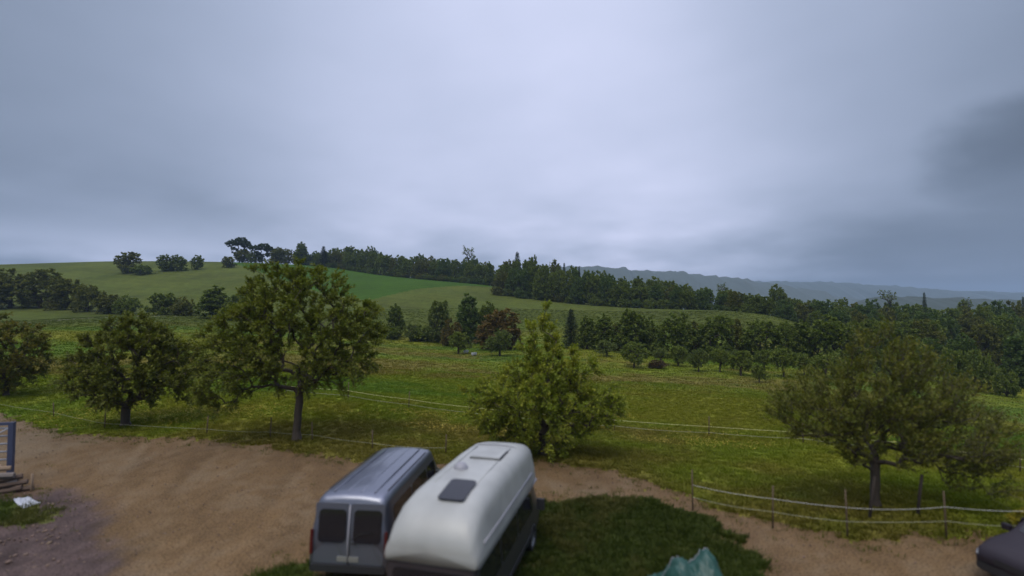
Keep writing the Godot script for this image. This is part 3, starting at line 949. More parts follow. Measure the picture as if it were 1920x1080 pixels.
# ---------------------------------------------------------------- sky
func sky_texture() -> ImageTexture:
	var W := 2048
	var Hh := 1024
	var im := Image.create(W, Hh, false, Image.FORMAT_RGBF)
	var n := FastNoiseLite.new()
	n.seed = 5
	n.frequency = 0.9
	n.fractal_octaves = 5
	n.fractal_gain = 0.55
	var n2 := FastNoiseLite.new()
	n2.seed = 9
	n2.frequency = 1.3
	n2.fractal_octaves = 3
	for j in Hh / 2 + 4:
		var el := PI * (0.5 - (j + 0.5) / Hh)
		var ce := cos(el)
		var e := rad_to_deg(el)
		var low := 1.0 - smoothstep(0.0, 16.0, e)
		for i in W:
			var th := wrapf((i + 0.5) / W * TAU, -PI, PI)
			var d := Vector3(sin(th) * ce, sin(el), -cos(th) * ce)
			# cloud layer seen from below: stretched towards the horizon
			var k := 1.0 / (maxf(d.y, 0.0) + 0.16)
			var c := n.get_noise_3d(d.x * k * 0.55, d.z * k * 0.55, 2.0)
			var broad := n2.get_noise_3d(d.x * 0.55 + 0.3, d.y * 0.4, d.z * 0.55)
			var deg := rad_to_deg(th)
			var lobe := exp(-pow((deg - 3.0 - broad * 14.0) / 36.0, 2.0))
			var away := smoothstep(46.0, 85.0, absf(deg))
			var bright: float = lerp(0.21, 0.645, lobe)
			bright = lerp(bright, 0.29, away) + broad * 0.08
			bright *= lerp(1.0 + 0.2 * c, 0.88 + 0.95 * c, low)
			# an overcast sky is brightest overhead
			bright *= 1.0 + lerp(1.5, 3.0, away) * smoothstep(30.0, 78.0, e)
			# rain-dark lower sky east of the ridge, pale slit low in the west
			bright *= 1.0 - 0.36 * low * smoothstep(4.0, 38.0, deg) * (1.0 - away)
			bright *= 1.0 + 0.75 * exp(-pow((e - 4.4 + c * 3.0) / 2.8, 2.0)) * smoothstep(-16.0, -38.0, deg)
			# one heavy ragged cloud
			var dx := deg - 49.0
			var dy := e - 13.0
			var lump := dx * dx / 105.0 + dy * dy / 21.0 - 0.9 * n.get_noise_2d(deg * 0.07, e * 0.11 + 7.0)
			bright *= 1.0 - 0.45 * smoothstep(1.5, 0.1, lump)
			# the thickest cloud still lets this much through
			var least: float = lerp(0.2, 0.13, smoothstep(9.5, 13.0, e))
			var over := bright - least
			bright = least + 0.5 * (over + sqrt(over * over + 0.0025))
			var t := clampf(bright / 0.66, 0.0, 1.2)
			im.set_pixel(i, j, Color(bright * lerp(0.74, 0.91, t), bright * lerp(1.0, 0.985, t), bright * lerp(1.42, 1.3, t)))
	var sum := Color(0.3, 0.33, 0.4)
	im.fill_rect(Rect2i(0, Hh / 2 + 4, W, Hh / 2 - 4), sum)
	return ImageTexture.create_from_image(im)

# ---------------------------------------------------------------- ground cover
func tuft(blades: int, tall: float, spread: float, wide: float, sd: int) -> ArrayMesh:
	var r := RandomNumberGenerator.new()
	r.seed = sd
	var lv := Leaves.new()
	for k in blades:
		var a := r.randf() * TAU
		var d := Vector3(cos(a), 0, sin(a))
		var up := (Vector3.UP + d * r.randf_range(0.1, 0.7)).normalized()
		var g := r.randf_range(0.75, 1.15)
		lv.add(d * spread * r.randf(), up, d.cross(Vector3.UP).normalized().cross(up), tall * r.randf_range(0.5, 1.1), wide, Color(g, g, g * 0.9))
	return lv.mesh()

func scatter(called: String, label: String, category: String, mesh: Mesh, m: Material, places: Array, cols: Array) -> void:
	var mm := MultiMesh.new()
	mm.transform_format = MultiMesh.TRANSFORM_3D
	mm.use_colors = true
	mm.mesh = mesh
	mm.instance_count = places.size()
	for i in places.size():
		mm.set_instance_transform(i, places[i])
		mm.set_instance_color(i, cols[i])
	var o := MultiMeshInstance3D.new()
	o.name = numbered(called)
	o.multimesh = mm
	o.material_override = m
	add_child(o, true)
	tag(o, label, category, "", "stuff")

func spot_transform(x: float, z: float, s: float, sy: float) -> Transform3D:
	return Transform3D(Basis(Vector3.UP, rng.randf() * TAU).scaled(Vector3(s, sy, s)), on_ground(x, z, 0.01))

func ground_cover() -> void:
	var near: Array = []
	var near_c: Array = []
	var turf: Array = []
	var turf_c: Array = []
	var far: Array = []
	var far_c: Array = []
	for k in 120000:
		var th := rng.randf_range(-0.9, 0.9)
		var r := rng.randf_range(13.0, 62.0)
		var x := sin(th) * r
		var z := -cos(th) * r
		var kk := kind_at(x, z)
		if kk != MEADOW and kk != TURF: continue
		var c := colour_at(kk, x, z)
		c *= rng.randf_range(0.88, 1.14)
		var col := Color(c.x / 0.4, c.y / 0.4, c.z / 0.15)
		if kk == TURF:
			turf.append(spot_transform(x, z, 0.8, rng.randf_range(0.5, 0.9)))
			turf_c.append(col)
		else:
			var tall := rng.randf_range(0.3, 0.62) * (1.0 + 0.5 * maxf(0.0, noise_a.get_noise_2d(x * 8.0, z * 8.0)))
			near.append(spot_transform(x, z, rng.randf_range(0.8, 1.3), tall))
			near_c.append(col)
	for k in 60000:
		var th := rng.randf_range(-0.9, 0.9)
		var r := rng.randf_range(55.0, 175.0)
		var x := sin(th) * r
		var z := -cos(th) * r
		if kind_at(x, z) != MEADOW: continue
		var c := colour_at(MEADOW, x, z) * rng.randf_range(0.85, 1.1)
		far.append(spot_transform(x, z, rng.randf_range(1.5, 2.6), rng.randf_range(0.35, 0.7)))
		far_c.append(Color(c.x / 0.4, c.y / 0.4, c.z / 0.15))
	scatter("meadow_grass", "rough grass of the orchard meadow beyond the yard", "grass", tuft(11, 0.26, 0.16, 0.022, 3), M.grass, near, near_c)
	scatter("distant_grass", "taller tussocky grass farther up the valley", "grass", tuft(12, 0.3, 0.22, 0.05, 4), M.grass, far, far_c)
	scatter("yard_grass", "dark grass on the turf patches beside the muddy yard", "grass", tuft(11, 0.24, 0.14, 0.022, 5), M.grass, turf, turf_c)
	# buttercups in drifts along the paddock fence
	var flo: Array = []
	var flo_c: Array = []
	for k in 60000:
		var th := rng.randf_range(-0.75, 0.8)
		var r := rng.randf_range(24.0, 42.0)
		var x := sin(th) * r
		var z := -cos(th) * r
		if kind_at(x, z) != MEADOW: continue
		var dens := noise_a.get_noise_2d(x * 5.0 + 40.0, z * 9.0) - absf(-z - (31.0 + 0.0 * x)) * 0.06
		if dens < 0.0 or rng.randf() > dens * 1.6: continue
		var tr := spot_transform(x, z, rng.randf_range(0.7, 1.3), 1.0)
		tr.origin.y += rng.randf_range(0.16, 0.3)
		flo.append(tr)
		flo_c.append(Color(1, rng.randf_range(0.8, 1.0), 1))
	var fl := Leaves.new()
	for k in 5:
		var a := TAU * k / 5
		fl.add(Vector3.ZERO, Vector3(cos(a), 0.35, sin(a)).normalized(), Vector3.UP, 0.03, 0.03, Color.WHITE)
	scatter("buttercups", "drifts of small yellow buttercups along the paddock tape fence", "flowers", fl.mesh(), M.yellow, flo, flo_c)
	# stray tufts creeping into the mud
	var stray: Array = []
	var stray_c: Array = []
	for k in 30000:
		var x := rng.randf_range(-34.0, 18.0)
		var z := rng.randf_range(-34.0, -9.0)
		if kind_at(x, z) != YARD: continue
		var near_edge := 0
		for o in [Vector2(0.5, 0), Vector2(-0.5, 0), Vector2(0, 0.6), Vector2(0, -0.6), Vector2(0.2, -1.2), Vector2(0, 1.2)]:
			if kind_at(x + o.x, z + o.y) != YARD: near_edge += 1
		if rng.randf() > near_edge * 0.28 + (0.02 if noise_a.get_noise_2d(x * 25.0, z * 25.0) > 0.25 else 0.0): continue
		stray.append(spot_transform(x, z, rng.randf_range(0.4, 0.8), rng.randf_range(0.25, 0.7)))
		var c := Vector3(0.14, 0.155, 0.03) * rng.randf_range(0.7, 1.15)
		stray_c.append(Color(c.x / 0.4, c.y / 0.4, c.z / 0.15))
	scatter("stray_grass", "stray grass tufts creeping over the edges of the muddy yard", "grass", tuft(9, 0.26, 0.2, 0.02, 8), M.grass, stray, stray_c)
	# the lawn: short dense grass
	var cov: Array = []
	var cov_c: Array = []
	for k in 26000:
		var x := rng.randf_range(-0.8, 7.0)
		var z := rng.randf_range(-18.4, -8.0)
		if kind_at(x, z) != BED: continue
		cov.append(spot_transform(x, z, rng.randf_range(0.7, 1.1), rng.randf_range(0.35, 0.75) * (1.0 + 0.8 * maxf(0.0, noise_a.get_noise_2d(x * 70.0, z * 70.0)))))
		var c := colour_at(BED, x, z) * rng.randf_range(0.85, 1.12)
		cov_c.append(Color(c.x / 0.4, c.y / 0.4, c.z / 0.15))
	scatter("lawn_grass", "deep green lawn grass beside the white topped van", "grass", tuft(13, 0.26, 0.15, 0.02, 6), M.grass, cov, cov_c)
	# loose stones
	var stn: Array = []
	var stn_c: Array = []
	for k in 16000:
		var x := rng.randf_range(-34.0, 18.0)
		var z := rng.randf_range(-33.0, -9.0)
		var kk := kind_at(x, z)
		if kk != YARD: continue
		var rough := smoothstep(-0.5, 1.0, rubble_depth(x, z))
		if rng.randf() > 0.28 + 0.72 * rough: continue
		var s := rng.randf_range(0.4, 1.0) + rough * rng.randf() * rng.randf() * 1.4
		var tr := Transform3D(Basis.from_euler(Vector3(rng.randf() * TAU, rng.randf() * TAU, 0)).scaled(Vector3(s, s * 0.7, s)), on_ground(x, z, 0.0))
		stn.append(tr)
		var g := rng.randf_range(0.5, 1.2)
		stn_c.append(Color(g, g * rng.randf_range(0.9, 1.0), g * rng.randf_range(0.85, 1.0)))
	var pb := Shape.new()
	var ico := SphereMesh.new()
	ico.radius = 0.035
	ico.height = 0.05
	ico.radial_segments = 7
	ico.rings = 4
	scatter("gravel", "loose stones lying on the rubble and the muddy yard", "stones", ico, M.stone, stn, stn_c)

# ---------------------------------------------------------------- yard things
func yard_things() -> void:
	dark_van(on_ground(-3.52, -14.95), -0.1)
	camper(on_ground(-0.76, -12.5), -0.255)
	dark_car(on_ground(12.85, -11.7), PI / 2 + 0.2)
	# blue gate panel with galvanised rails
	var g := thing("gate_panel", "blue steel livestock gate with galvanised rails above the woodpile", "gate", on_ground(-18.75, -19.4), 0.25)
	for x in [0.0, -3.4]:
		part("post", box_mesh(Vector3(0.16, 2.3, 0.16)), M.blue_steel, g, Vector3(x, 1.15, 0))
	for k in 7:
		var y := 0.35 + 0.29 * k
		part("rail", tube_mesh([Vector3(-3.4, y, 0.0), Vector3(-1.7, y - 0.015, 0.0), Vector3(0, y, 0)], [0.03, 0.03, 0.03], 8), M.galvanised, g)
	part("brace", tube_mesh([Vector3(-3.35, 0.35, 0.05), Vector3(-1.7, 1.2, 0.05), Vector3(-0.05, 2.1, 0.05)], [0.025, 0.025, 0.025], 8), M.galvanised, g)
	part("top_rail", box_mesh(Vector3(3.3, 0.1, 0.1)), M.blue_steel, g, Vector3(-1.7, 2.25, 0))
	# split logs heaped under it
	var logs: Array[Mesh] = []
	for v in 4:
		var s := Shape.new()
		var path := []
		var rad := []
		for k in 5:
			path.append(Vector3(-0.8 + 0.4 * k, noise_b.get_noise_2d(k * 40.0, v * 90.0) * 0.06, noise_b.get_noise_2d(k * 40.0, v * 90.0 + 50.0) * 0.06))
			rad.append(0.095 + 0.03 * noise_b.get_noise_2d(k * 70.0, v * 33.0))
		s.tube(path, rad, 7)
		logs.append(s.mesh(false))
	var where := ["at the bottom of the gate heap", "in the second layer of the gate heap", "in the middle layer of the gate heap", "in the fourth layer of the gate heap", "on top of the gate heap"]
	var log_at := 0
	for layer in 5:
		for k in 9 - layer:
			var shade := rng.randi() % 3
			var o := part(numbered("split_log"), logs[log_at % 4], [M.log_pale, M.log_dark, M.log_grey][shade], self)
			o.position = on_ground(-20.3 + 0.29 * k + layer * 0.12, -18.0 - 0.05 * k) + Vector3(0, 0.1 + layer * 0.19, 0)
			o.rotation = Vector3(rng.randf_range(-0.1, 0.1), 0.5 + rng.randf_range(-0.25, 0.25), rng.randf_range(-0.08, 0.08))
			tag(o, "%s split log %s, %s along" % [["pale", "dark brown", "grey"][shade], where[layer], ordinal(k)], "log", "split logs heaped under the blue gate")
			log_at += 1
	var st := tube_mesh([Vector3(0, -0.2, 0), Vector3(0.02, 0.25, 0), Vector3(0.03, 0.62, 0.02)], [0.05, 0.045, 0.04], 7)
	var stake := part(numbered("wooden_stub"), st, M.log_pale, self)
	stake.position = on_ground(-17.2, -18.6)
	tag(stake, "short broken wooden stub standing between woodpile and yard", "stake")
	# white sheeting spilled on the turf
	var sh := Shape.new()
	var N := 14
	var pt := func(i: int, j: int) -> Vector3:
		var u := float(i) / N
		var v := float(j) / N
		var x := u * 1.05 - 0.15 * v
		var z := v * 0.9 - 0.5 + u * 0.35
		var y := 0.05 + 0.42 * pow(1.0 - u, 2.0) * (0.5 + 0.5 * v) + absf(noise_b.get_noise_2d(i * 17.0, j * 30.0)) * 0.12
		return Vector3(x, maxf(y, 0.015), z)
	for i in N:
		for j in N:
			sh.quad(pt.call(i, j), pt.call(i + 1, j), pt.call(i + 1, j + 1), pt.call(i, j + 1))
	var sheet := part(numbered("plastic_sheet"), sh.mesh(), M.sheet_white, self)
	sheet.position = on_ground(-16.3, -17.3)
	sheet.scale = Vector3.ONE * 0.55
	tag(sheet, "crumpled white plastic sheet lying on turf by the woodpile", "sheet")
	# teal tarpaulin over a low heap
	var tp := Shape.new()
	N = 44
	var tarp_at := func(i: int, j: int) -> Vector3:
		var u := float(i) / N * 2.0 - 1.0
		var v := float(j) / N * 2.0 - 1.0
		var y := 0.72 * exp(-pow((u + 0.42) / 0.36, 2.0) - pow((v + 0.2) / 0.6, 2.0)) + 0.88 * exp(-pow((u - 0.35) / 0.42, 2.0) - pow((v + 0.3) / 0.6, 2.0))
		y += absf(noise_b.get_noise_2d(i * 9.0, j * 5.0)) * 0.16 - absf(noise_b.get_noise_2d(i * 16.0 + j * 9.0, j * 7.0)) * 0.1 + noise_b.get_noise_2d(i * 40.0, j * 40.0) * 0.02
		return Vector3(u * 0.85, maxf(0.03, y), v * 0.9)
	for i in N:
		for j in N:
			tp.quad(tarp_at.call(i, j), tarp_at.call(i + 1, j), tarp_at.call(i + 1, j + 1), tarp_at.call(i, j + 1))
	var tarp := part(numbered("tarpaulin"), tp.mesh(), M.teal, self)
	tarp.position = on_ground(4.0, -11.3, -0.2)
	for f in [0.3, 0.62]:
		var path := []
		for i in N + 1: path.append(tarp_at.call(i, int(f * N)) + Vector3(0, 0.012, 0))
		var cord := Shape.new()
		var rad := []
		for i in N + 1: rad.append(0.009)
		cord.tube(path, rad, 5, false)
		part("cord", cord.mesh(), M.pale_trim, tarp)
	tag(tarp, "teal tarpaulin draped over a two peaked heap on the lawn", "tarpaulin")
	# stakes round the young tree, both leaning
	for s in [[10.75, -15.7, 0.22, "leaning dark stake on the van side of the tree by the tape fence"], [12.2, -15.7, 0.2, "leaning dark stake on the car side of the tree by the tape fence"]]:
		var o := part(numbered("tree_stake"), tube_mesh([Vector3(0, -0.2, 0), Vector3(s[2] * 0.5, 0.6, 0), Vector3(s[2], 1.25, 0)], [0.045, 0.045, 0.04], 7), M.post_dark, self)
		o.position = on_ground(s[0], s[1])
		tag(o, s[3], "stake", "stakes beside the tree at the tape fence")

# ---------------------------------------------------------------- build
func _ready() -> void:
	rng.seed = 20260514
	noise_a.seed = 3
	noise_a.frequency = 0.012
	noise_a.fractal_octaves = 4
	noise_b.seed = 11
	noise_b.frequency = 0.02
	noise_b.fractal_octaves = 3
	# camera
	var cam := Camera3D.new()
	cam.name = "Camera"
	cam.position = Vector3(0, 6.4, 0)
	cam.rotation.x = atan(40.0 / 960.0)
	cam.fov = 58.72
	cam.near = 0.1
	cam.far = 9000.0
	add_child(cam)
	cam.current = true
	# the small webcam lens is focused on the hills
	var lens := CameraAttributesPhysical.new()
	lens.frustum_focal_length = 21.33
	lens.frustum_focus_distance = 160.0
	lens.frustum_near = 0.1
	lens.frustum_far = 9000.0
	lens.exposure_aperture = 0.3
	cam.attributes = lens
	# sky, air and exposure
	var pano := PanoramaSkyMaterial.new()
	pano.panorama = sky_texture()
	var sky := Sky.new()
	sky.sky_material = pano
	var env := Environment.new()
	env.background_mode = Environment.BG_SKY
	env.sky = sky
	env.tonemap_mode = Environment.TONE_MAPPER_LINEAR
	env.tonemap_exposure = 1.1
	env.sdfgi_enabled = true
	env.ssao_enabled = true
	env.ssil_enabled = true
	env.fog_enabled = true
	env.fog_density = 0.0002
	env.fog_light_color = Color(0.76, 0.88, 1.0)
	var we := WorldEnvironment.new()
	we.name = "Surroundings"
	we.environment = env
	add_child(we)
	# veiled sun high behind the clouds
	var sun := DirectionalLight3D.new()
	sun.name = "VeiledSun"
	sun.rotation = Vector3(deg_to_rad(-58), deg_to_rad(-25), 0)
	sun.light_energy = 0.5
	sun.light_color = Color(1.0, 0.97, 0.92)
	sun.light_angular_distance = 30.0
	sun.shadow_enabled = true
	add_child(sun)

	# materials
	var speck := grain(512, 0.05, 0.55, 1.3, 21, 5)
	var bump_image: Image = grain(512, 0.06, 0.0, 1.0, 22, 5).get_image()
	bump_image.bump_map_to_normal_map(6.0)
	var bumps := ImageTexture.create_from_image(bump_image)
	var fine := grain(256, 0.12, 0.6, 1.2, 23, 4)
	M["ground_%d" % MEADOW] = ground_mat(Color(0.4, 0.4, 0.15), speck, 5.0, bumps, 1.0, 0.95)
	M["ground_%d" % TURF] = ground_mat(Color(0.4, 0.4, 0.15), speck, 3.0, bumps, 1.0, 0.95)
	M["ground_%d" % YARD] = ground_mat(Color(0.6, 0.45, 0.35), speck, 2.2, bumps, 0.8, 0.75)
	M["ground_%d" % BED] = ground_mat(Color(0.4, 0.4, 0.15), speck, 2.0, bumps, 1.0, 0.95)
	M["ground_%d" % CROP] = ground_mat(Color(0.2, 0.4, 0.1), speck, 9.0, bumps, 0.8, 0.95)
	M["ground_%d" % LANE] = ground_mat(Color(0.6, 0.6, 0.4), speck, 4.0, bumps, 0.5, 0.9)
	M.bark = mat(0.085, 0.066, 0.05, 0.9)
	M.bark.albedo_texture = fine
	M.bark.uv1_triplanar = true
	M.bark.uv1_scale = Vector3(3, 0.8, 3)
	M.leaf_green = leaf_mat(0.18, 0.215, 0.045)
	M.leaf_deep = leaf_mat(0.165, 0.2, 0.042)
	M.leaf_pale = leaf_mat(0.17, 0.2, 0.06)
	M.leaf_olive = leaf_mat(0.17, 0.17, 0.04)
	M.leaf_blue = leaf_mat(0.13, 0.18, 0.055)
	M.leaf_dark = leaf_mat(0.045, 0.062, 0.022)
	M.leaf_red = leaf_mat(0.2, 0.13, 0.046)
	M.leaf_purple = leaf_mat(0.12, 0.075, 0.05)
	M.leaf_rust = leaf_mat(0.15, 0.115, 0.038)
	M.leaf_a = leaf_mat(0.18, 0.2, 0.036)
	M.leaf_c = leaf_mat(0.29, 0.305, 0.04)
	M.leaf_d = leaf_mat(0.165, 0.17, 0.032)
	M.leaf_b = leaf_mat(0.16, 0.17, 0.034)
	M.needle = leaf_mat(0.075, 0.1, 0.045)
	M.grass = leaf_mat(0.4, 0.4, 0.15)
	M.yellow = mat(0.5, 0.4, 0.03, 0.6)
	M.yellow.vertex_color_use_as_albedo = true
	M.stone = mat(0.16, 0.115, 0.085, 0.9)
	M.stone.vertex_color_use_as_albedo = true
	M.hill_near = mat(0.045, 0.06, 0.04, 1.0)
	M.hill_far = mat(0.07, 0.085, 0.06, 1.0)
	M.dark_paint = mat(0.2, 0.215, 0.265, 0.45, 0.9)
	M.dark_paint.clearcoat_enabled = true
	M.dark_paint.clearcoat = 0.5
	M.dark_paint.clearcoat_roughness = 0.08
	M.dark_side = mat(0.028, 0.024, 0.03, 0.35)
	M.dark_side.clearcoat_enabled = true
	M.dark_side.clearcoat = 0.8
	M.purple_paint = mat(0.018, 0.012, 0.018, 0.55)
	M.white_paint = mat(0.4, 0.41, 0.39, 0.4)
	M.white_paint.albedo_texture = grain(256, 0.012, 0.9, 1.04, 31, 5)
	M.white_paint.uv1_triplanar = true
	M.white_paint.uv1_scale = Vector3(0.35, 0.35, 0.35)
	M.trim = mat(0.022, 0.022, 0.024, 0.6)
	M.pale_trim = mat(0.3, 0.3, 0.33, 0.5)
	M.lamp_glass = mat(0.3, 0.31, 0.33, 0.1)
	M.plate = mat(0.22, 0.22, 0.2, 0.5)
	M.tail_red = mat(0.07, 0.008, 0.008, 0.2)
	M.glass = mat(0.012, 0.012, 0.016, 0.05)
	M.rubber = mat(0.018, 0.018, 0.018, 0.8)
	M.rim = mat(0.35, 0.35, 0.36, 0.35, 0.8)
	M.blue_steel = mat(0.05, 0.062, 0.115, 0.5)
	M.galvanised = mat(0.38, 0.4, 0.44, 0.45, 0.5)
	M.log_pale = mat(0.25, 0.18, 0.12, 0.9)
	M.log_dark = mat(0.1, 0.068, 0.05, 0.9)
	M.log_grey = mat(0.17, 0.145, 0.13, 0.9)
	M.sheet_white = mat(0.45, 0.47, 0.5, 0.4)
	M.teal = mat(0.02, 0.075, 0.06, 0.5)
	M.post_dark = mat(0.035, 0.026, 0.02, 0.9)
	M.post_light = mat(0.2, 0.14, 0.085, 0.9)
	M.post_brown = mat(0.1, 0.07, 0.04, 0.9)
	M.tape_dull = mat(0.36, 0.36, 0.25, 0.6)
	M.post_white = mat(0.55, 0.55, 0.5, 0.6)
	M.tape_white = mat(0.55, 0.55, 0.52, 0.5)
	M.tape_yellow = mat(0.68, 0.66, 0.3, 0.5)

	# land
	survey()
	build_ground()
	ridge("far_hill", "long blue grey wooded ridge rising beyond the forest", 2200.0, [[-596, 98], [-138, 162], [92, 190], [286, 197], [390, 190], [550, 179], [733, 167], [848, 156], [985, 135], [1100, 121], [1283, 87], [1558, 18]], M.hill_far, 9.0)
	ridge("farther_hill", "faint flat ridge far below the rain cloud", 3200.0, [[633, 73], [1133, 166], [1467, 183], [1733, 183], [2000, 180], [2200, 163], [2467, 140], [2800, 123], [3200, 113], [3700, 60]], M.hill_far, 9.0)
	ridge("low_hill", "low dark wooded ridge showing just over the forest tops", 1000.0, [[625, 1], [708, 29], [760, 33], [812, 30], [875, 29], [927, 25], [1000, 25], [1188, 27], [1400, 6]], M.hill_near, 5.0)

	# woods
	protos()
	var green := [M.leaf_green, M.leaf_deep, M.leaf_green, M.leaf_olive, M.leaf_blue]
	var deep := [M.leaf_green, M.leaf_deep, M.leaf_olive, M.leaf_blue]
	wood_row([[-146.7, -352.0, 8.4], [-121.1, -342.0, 10.5], [-103.1, -330.0, 13.6], [-86.9, -321.0, 13.4], [-64.2, -308.0, 13.1], [-33.2, -290.0, 13.7], [-9.0, -271.0, 13.3]], 6.5, "from the pines on the crop field edge of the wood", "front row of the wood above the crop field", green, 9.0)
	wood_row([[-170.5, -372.0, 11.5], [-136.9, -365.0, 12.7], [-109.4, -350.0, 15.1], [-92.1, -340.0, 16.0], [-68.3, -328.0, 15.2], [-35.5, -310.0, 16.2], [-9.7, -292.0, 16.2]], 8.0, "from the pines in the skyline row above the crop field", "skyline row of the wood above the crop field", green, 9.5)
	wood_row([[-4.6, -222.0, 12.1], [8.9, -214.0, 14.3], [29.5, -202.0, 12.3], [48.0, -192.0, 9.9], [64.1, -181.0, 7.7], [78.4, -171.0, 6.2], [82.5, -160.0, 5.9]], 5.2, "from the corner in the forest block's front row", "front row of the forest block", green, 7.5)
	wood_row([[-2.5, -236.0, 14.7], [9.5, -229.0, 16.2], [31.5, -216.0, 14.5], [51.8, -207.0, 11.4], [69.4, -196.0, 9.7], [85.2, -186.0, 8.2]], 6.5, "from the corner in the forest block's second row", "second row of the forest block", green, 8.0)
	wood_row([[-2.7, -256.0, 15.0], [10.3, -247.0, 17.0], [22.5, -240.0, 16.5], [38.7, -232.0, 15.0], [56.0, -224.0, 12.4], [64.2, -220.0, 13.2], [75.1, -212.0, 10.8], [93.5, -204.0, 9.5], [110.2, -196.0, 10.8], [126.7, -190.0, 12.8]], 7.0, "from the corner on the forest block's skyline", "skyline row of the forest block", green, 8.5)
	wood_row([[73.8, -97.0, 5.2], [77.5, -93.0, 7.7], [81.6, -90.0, 8.5], [92.6, -86.0, 10.5]], 5.0, "from the spiky tree at the shady forest's foot", "lowest row of the shady forest", deep, 6.5)
	wood_row([[74.7, -112.0, 6.4], [87.1, -113.0, 8.3], [98.0, -112.0, 10.3], [124.2, -110.0, 12.1]], 5.5, "from the hedgerow in the shady forest's second row", "second row of the shady forest", deep, 7.5)
	wood_row([[80.9, -150.0, 4.4], [94.7, -142.0, 9.1], [107.9, -140.0, 12.0], [122.5, -140.0, 13.4], [158.4, -138.0, 15.1]], 6.0, "from the hedgerow in the shady forest's middle row", "third row of the shady forest", deep, 8.0)
	wood_row([[78.4, -174.0, 5.1], [96.8, -172.0, 8.2], [113.3, -170.0, 12.0], [131.0, -170.0, 13.6], [193.8, -168.0, 16.4]], 6.5, "from the meadow in the shady forest's upper row", "fourth row of the shady forest", deep, 8.5)
	wood_row([[111.0, -205.0, 10.4], [128.1, -205.0, 12.0], [145.2, -205.0, 13.2], [158.0, -205.0, 13.0], [179.4, -205.0, 14.9], [239.2, -205.0, 16.2]], 7.0, "from the umbrella shaped tree on the shady forest's skyline", "skyline row of the shady forest", deep, 9.0)
	wood_row([[-143.0, -349.0, 3.6], [-103.1, -327.0, 3.8], [-64.2, -305.0, 3.8], [-9.0, -268.5, 4.0]], 4.6, "from the pines at the foot of the crop field wood", "bushes at the foot of the crop field wood", deep, 6.0, "bush")
	wood_row([[-5.5, -220.0, 4.0], [29.5, -199.5, 4.0], [64.1, -179.0, 3.4], [80.4, -164.0, 3.0]], 4.4, "from the corner at the foot of the forest block", "bushes at the foot of the forest block", deep, 5.6, "bush")
	# trees that stand out of the skyline
	for e in [["round", -111.2, -350.0, 17.7, 11.0, "domed tree standing above the wood over the crop field", 0], ["round", -95.1, -338.0, 18.3, 9.6, "twin topped tree above the wood just past the domed one", 1], ["sparse", -25.6, -300.0, 23.1, 8.5, "gaunt half bare tree standing far above the middle of the wood", 0], ["conifer", 2.6, -252.0, 20.2, 9.5, "dark conifer pointing above the corner of the forest block", 0], ["round", 10.2, -246.0, 19.4, 8.7, "leafy crown beside the pointed conifer on the forest skyline", 2], ["sparse", 19.2, -240.0, 18.8, 4.6, "thin bare topped tree on the forest skyline before the far ridge", 1], ["conifer", 24.1, -236.0, 17.8, 4.4, "slim spruce on the skyline beside the thin bare tree", 1], ["conifer", 31.0, -236.0, 17.2, 3.8, "small spruce where the forest skyline meets the far ridge", 1], ["sparse", 83.9, -205.0, 12.9, 4.3, "small ragged tree poking out before the blue ridge", 0], ["round", 103.5, -200.0, 14.7, 8.3, "broad umbrella shaped tree on the skyline below the blue ridge", 3], ["sparse", 150.8, -205.0, 18.5, 7.0, "airy see-through tree above the shady forest", 1], ["conifer", 165.1, -205.0, 18.5, 4.4, "dark spruce above the shady forest next to the airy tree", 0], ["sparse", 181.9, -205.0, 17.4, 5.0, "thin feathery tree above the shady forest near the low ridge", 0], ["conifer", 204.6, -205.0, 18.8, 3.6, "last spruce at the end of the forest skyline", 1]]:
		plant(e[0], e[6], on_ground(e[1], e[2], 0.3), e[3], e[4], M.needle if e[0] == "conifer" else M.leaf_deep, "skyline_%s" % ("spruce" if e[0] == "conifer" else "tree"), e[5], "tree", "trees that stand out above the woods")
	# dark bank of trees on the slope by the pale track
	for e in [["round", -175.0, -168.0, 13.2, 14.9, "tallest dark tree at the outer end of the bank by the pale track"], ["round", -161.6, -165.0, 13.4, 14.6, "dark broad tree second from the outer end of the bank"], ["round", -152.1, -165.0, 13.3, 14.6, "dark broad tree third from the outer end of the bank"], ["round", -139.2, -160.0, 11.0, 11.7, "dark tree where the bank begins to get lower"], ["bush", -128.4, -155.0, 8.7, 9.7, "big dark bush on the falling part of the bank"], ["round", -118.0, -150.0, 6.6, 8.6, "small rounded tree in the low part of the bank"], ["bush", -111.0, -148.0, 5.8, 7.7, "bush beside the small rounded tree of the bank"], ["round", -95.5, -140.0, 6.9, 8.8, "small dark tree past the gap in the bank"], ["bush", -88.4, -138.0, 5.3, 7.2, "low bush next to the tree past the gap"], ["tall", -76.7, -132.0, 8.9, 8.5, "upright tree just beside the big orchard tree's crown"], ["round", -70.4, -130.0, 7.1, 7.4, "tree half hidden behind the big orchard tree's crown"]]:
		plant(e[0], rng.randi(), on_ground(e[1], e[2], 0.3), e[3], e[4], deep[rng.randi() % 3], "bank_bush" if e[0] == "bush" else "bank_tree", e[5], "bush" if e[0] == "bush" else "tree", "bank of dark trees on the slope")
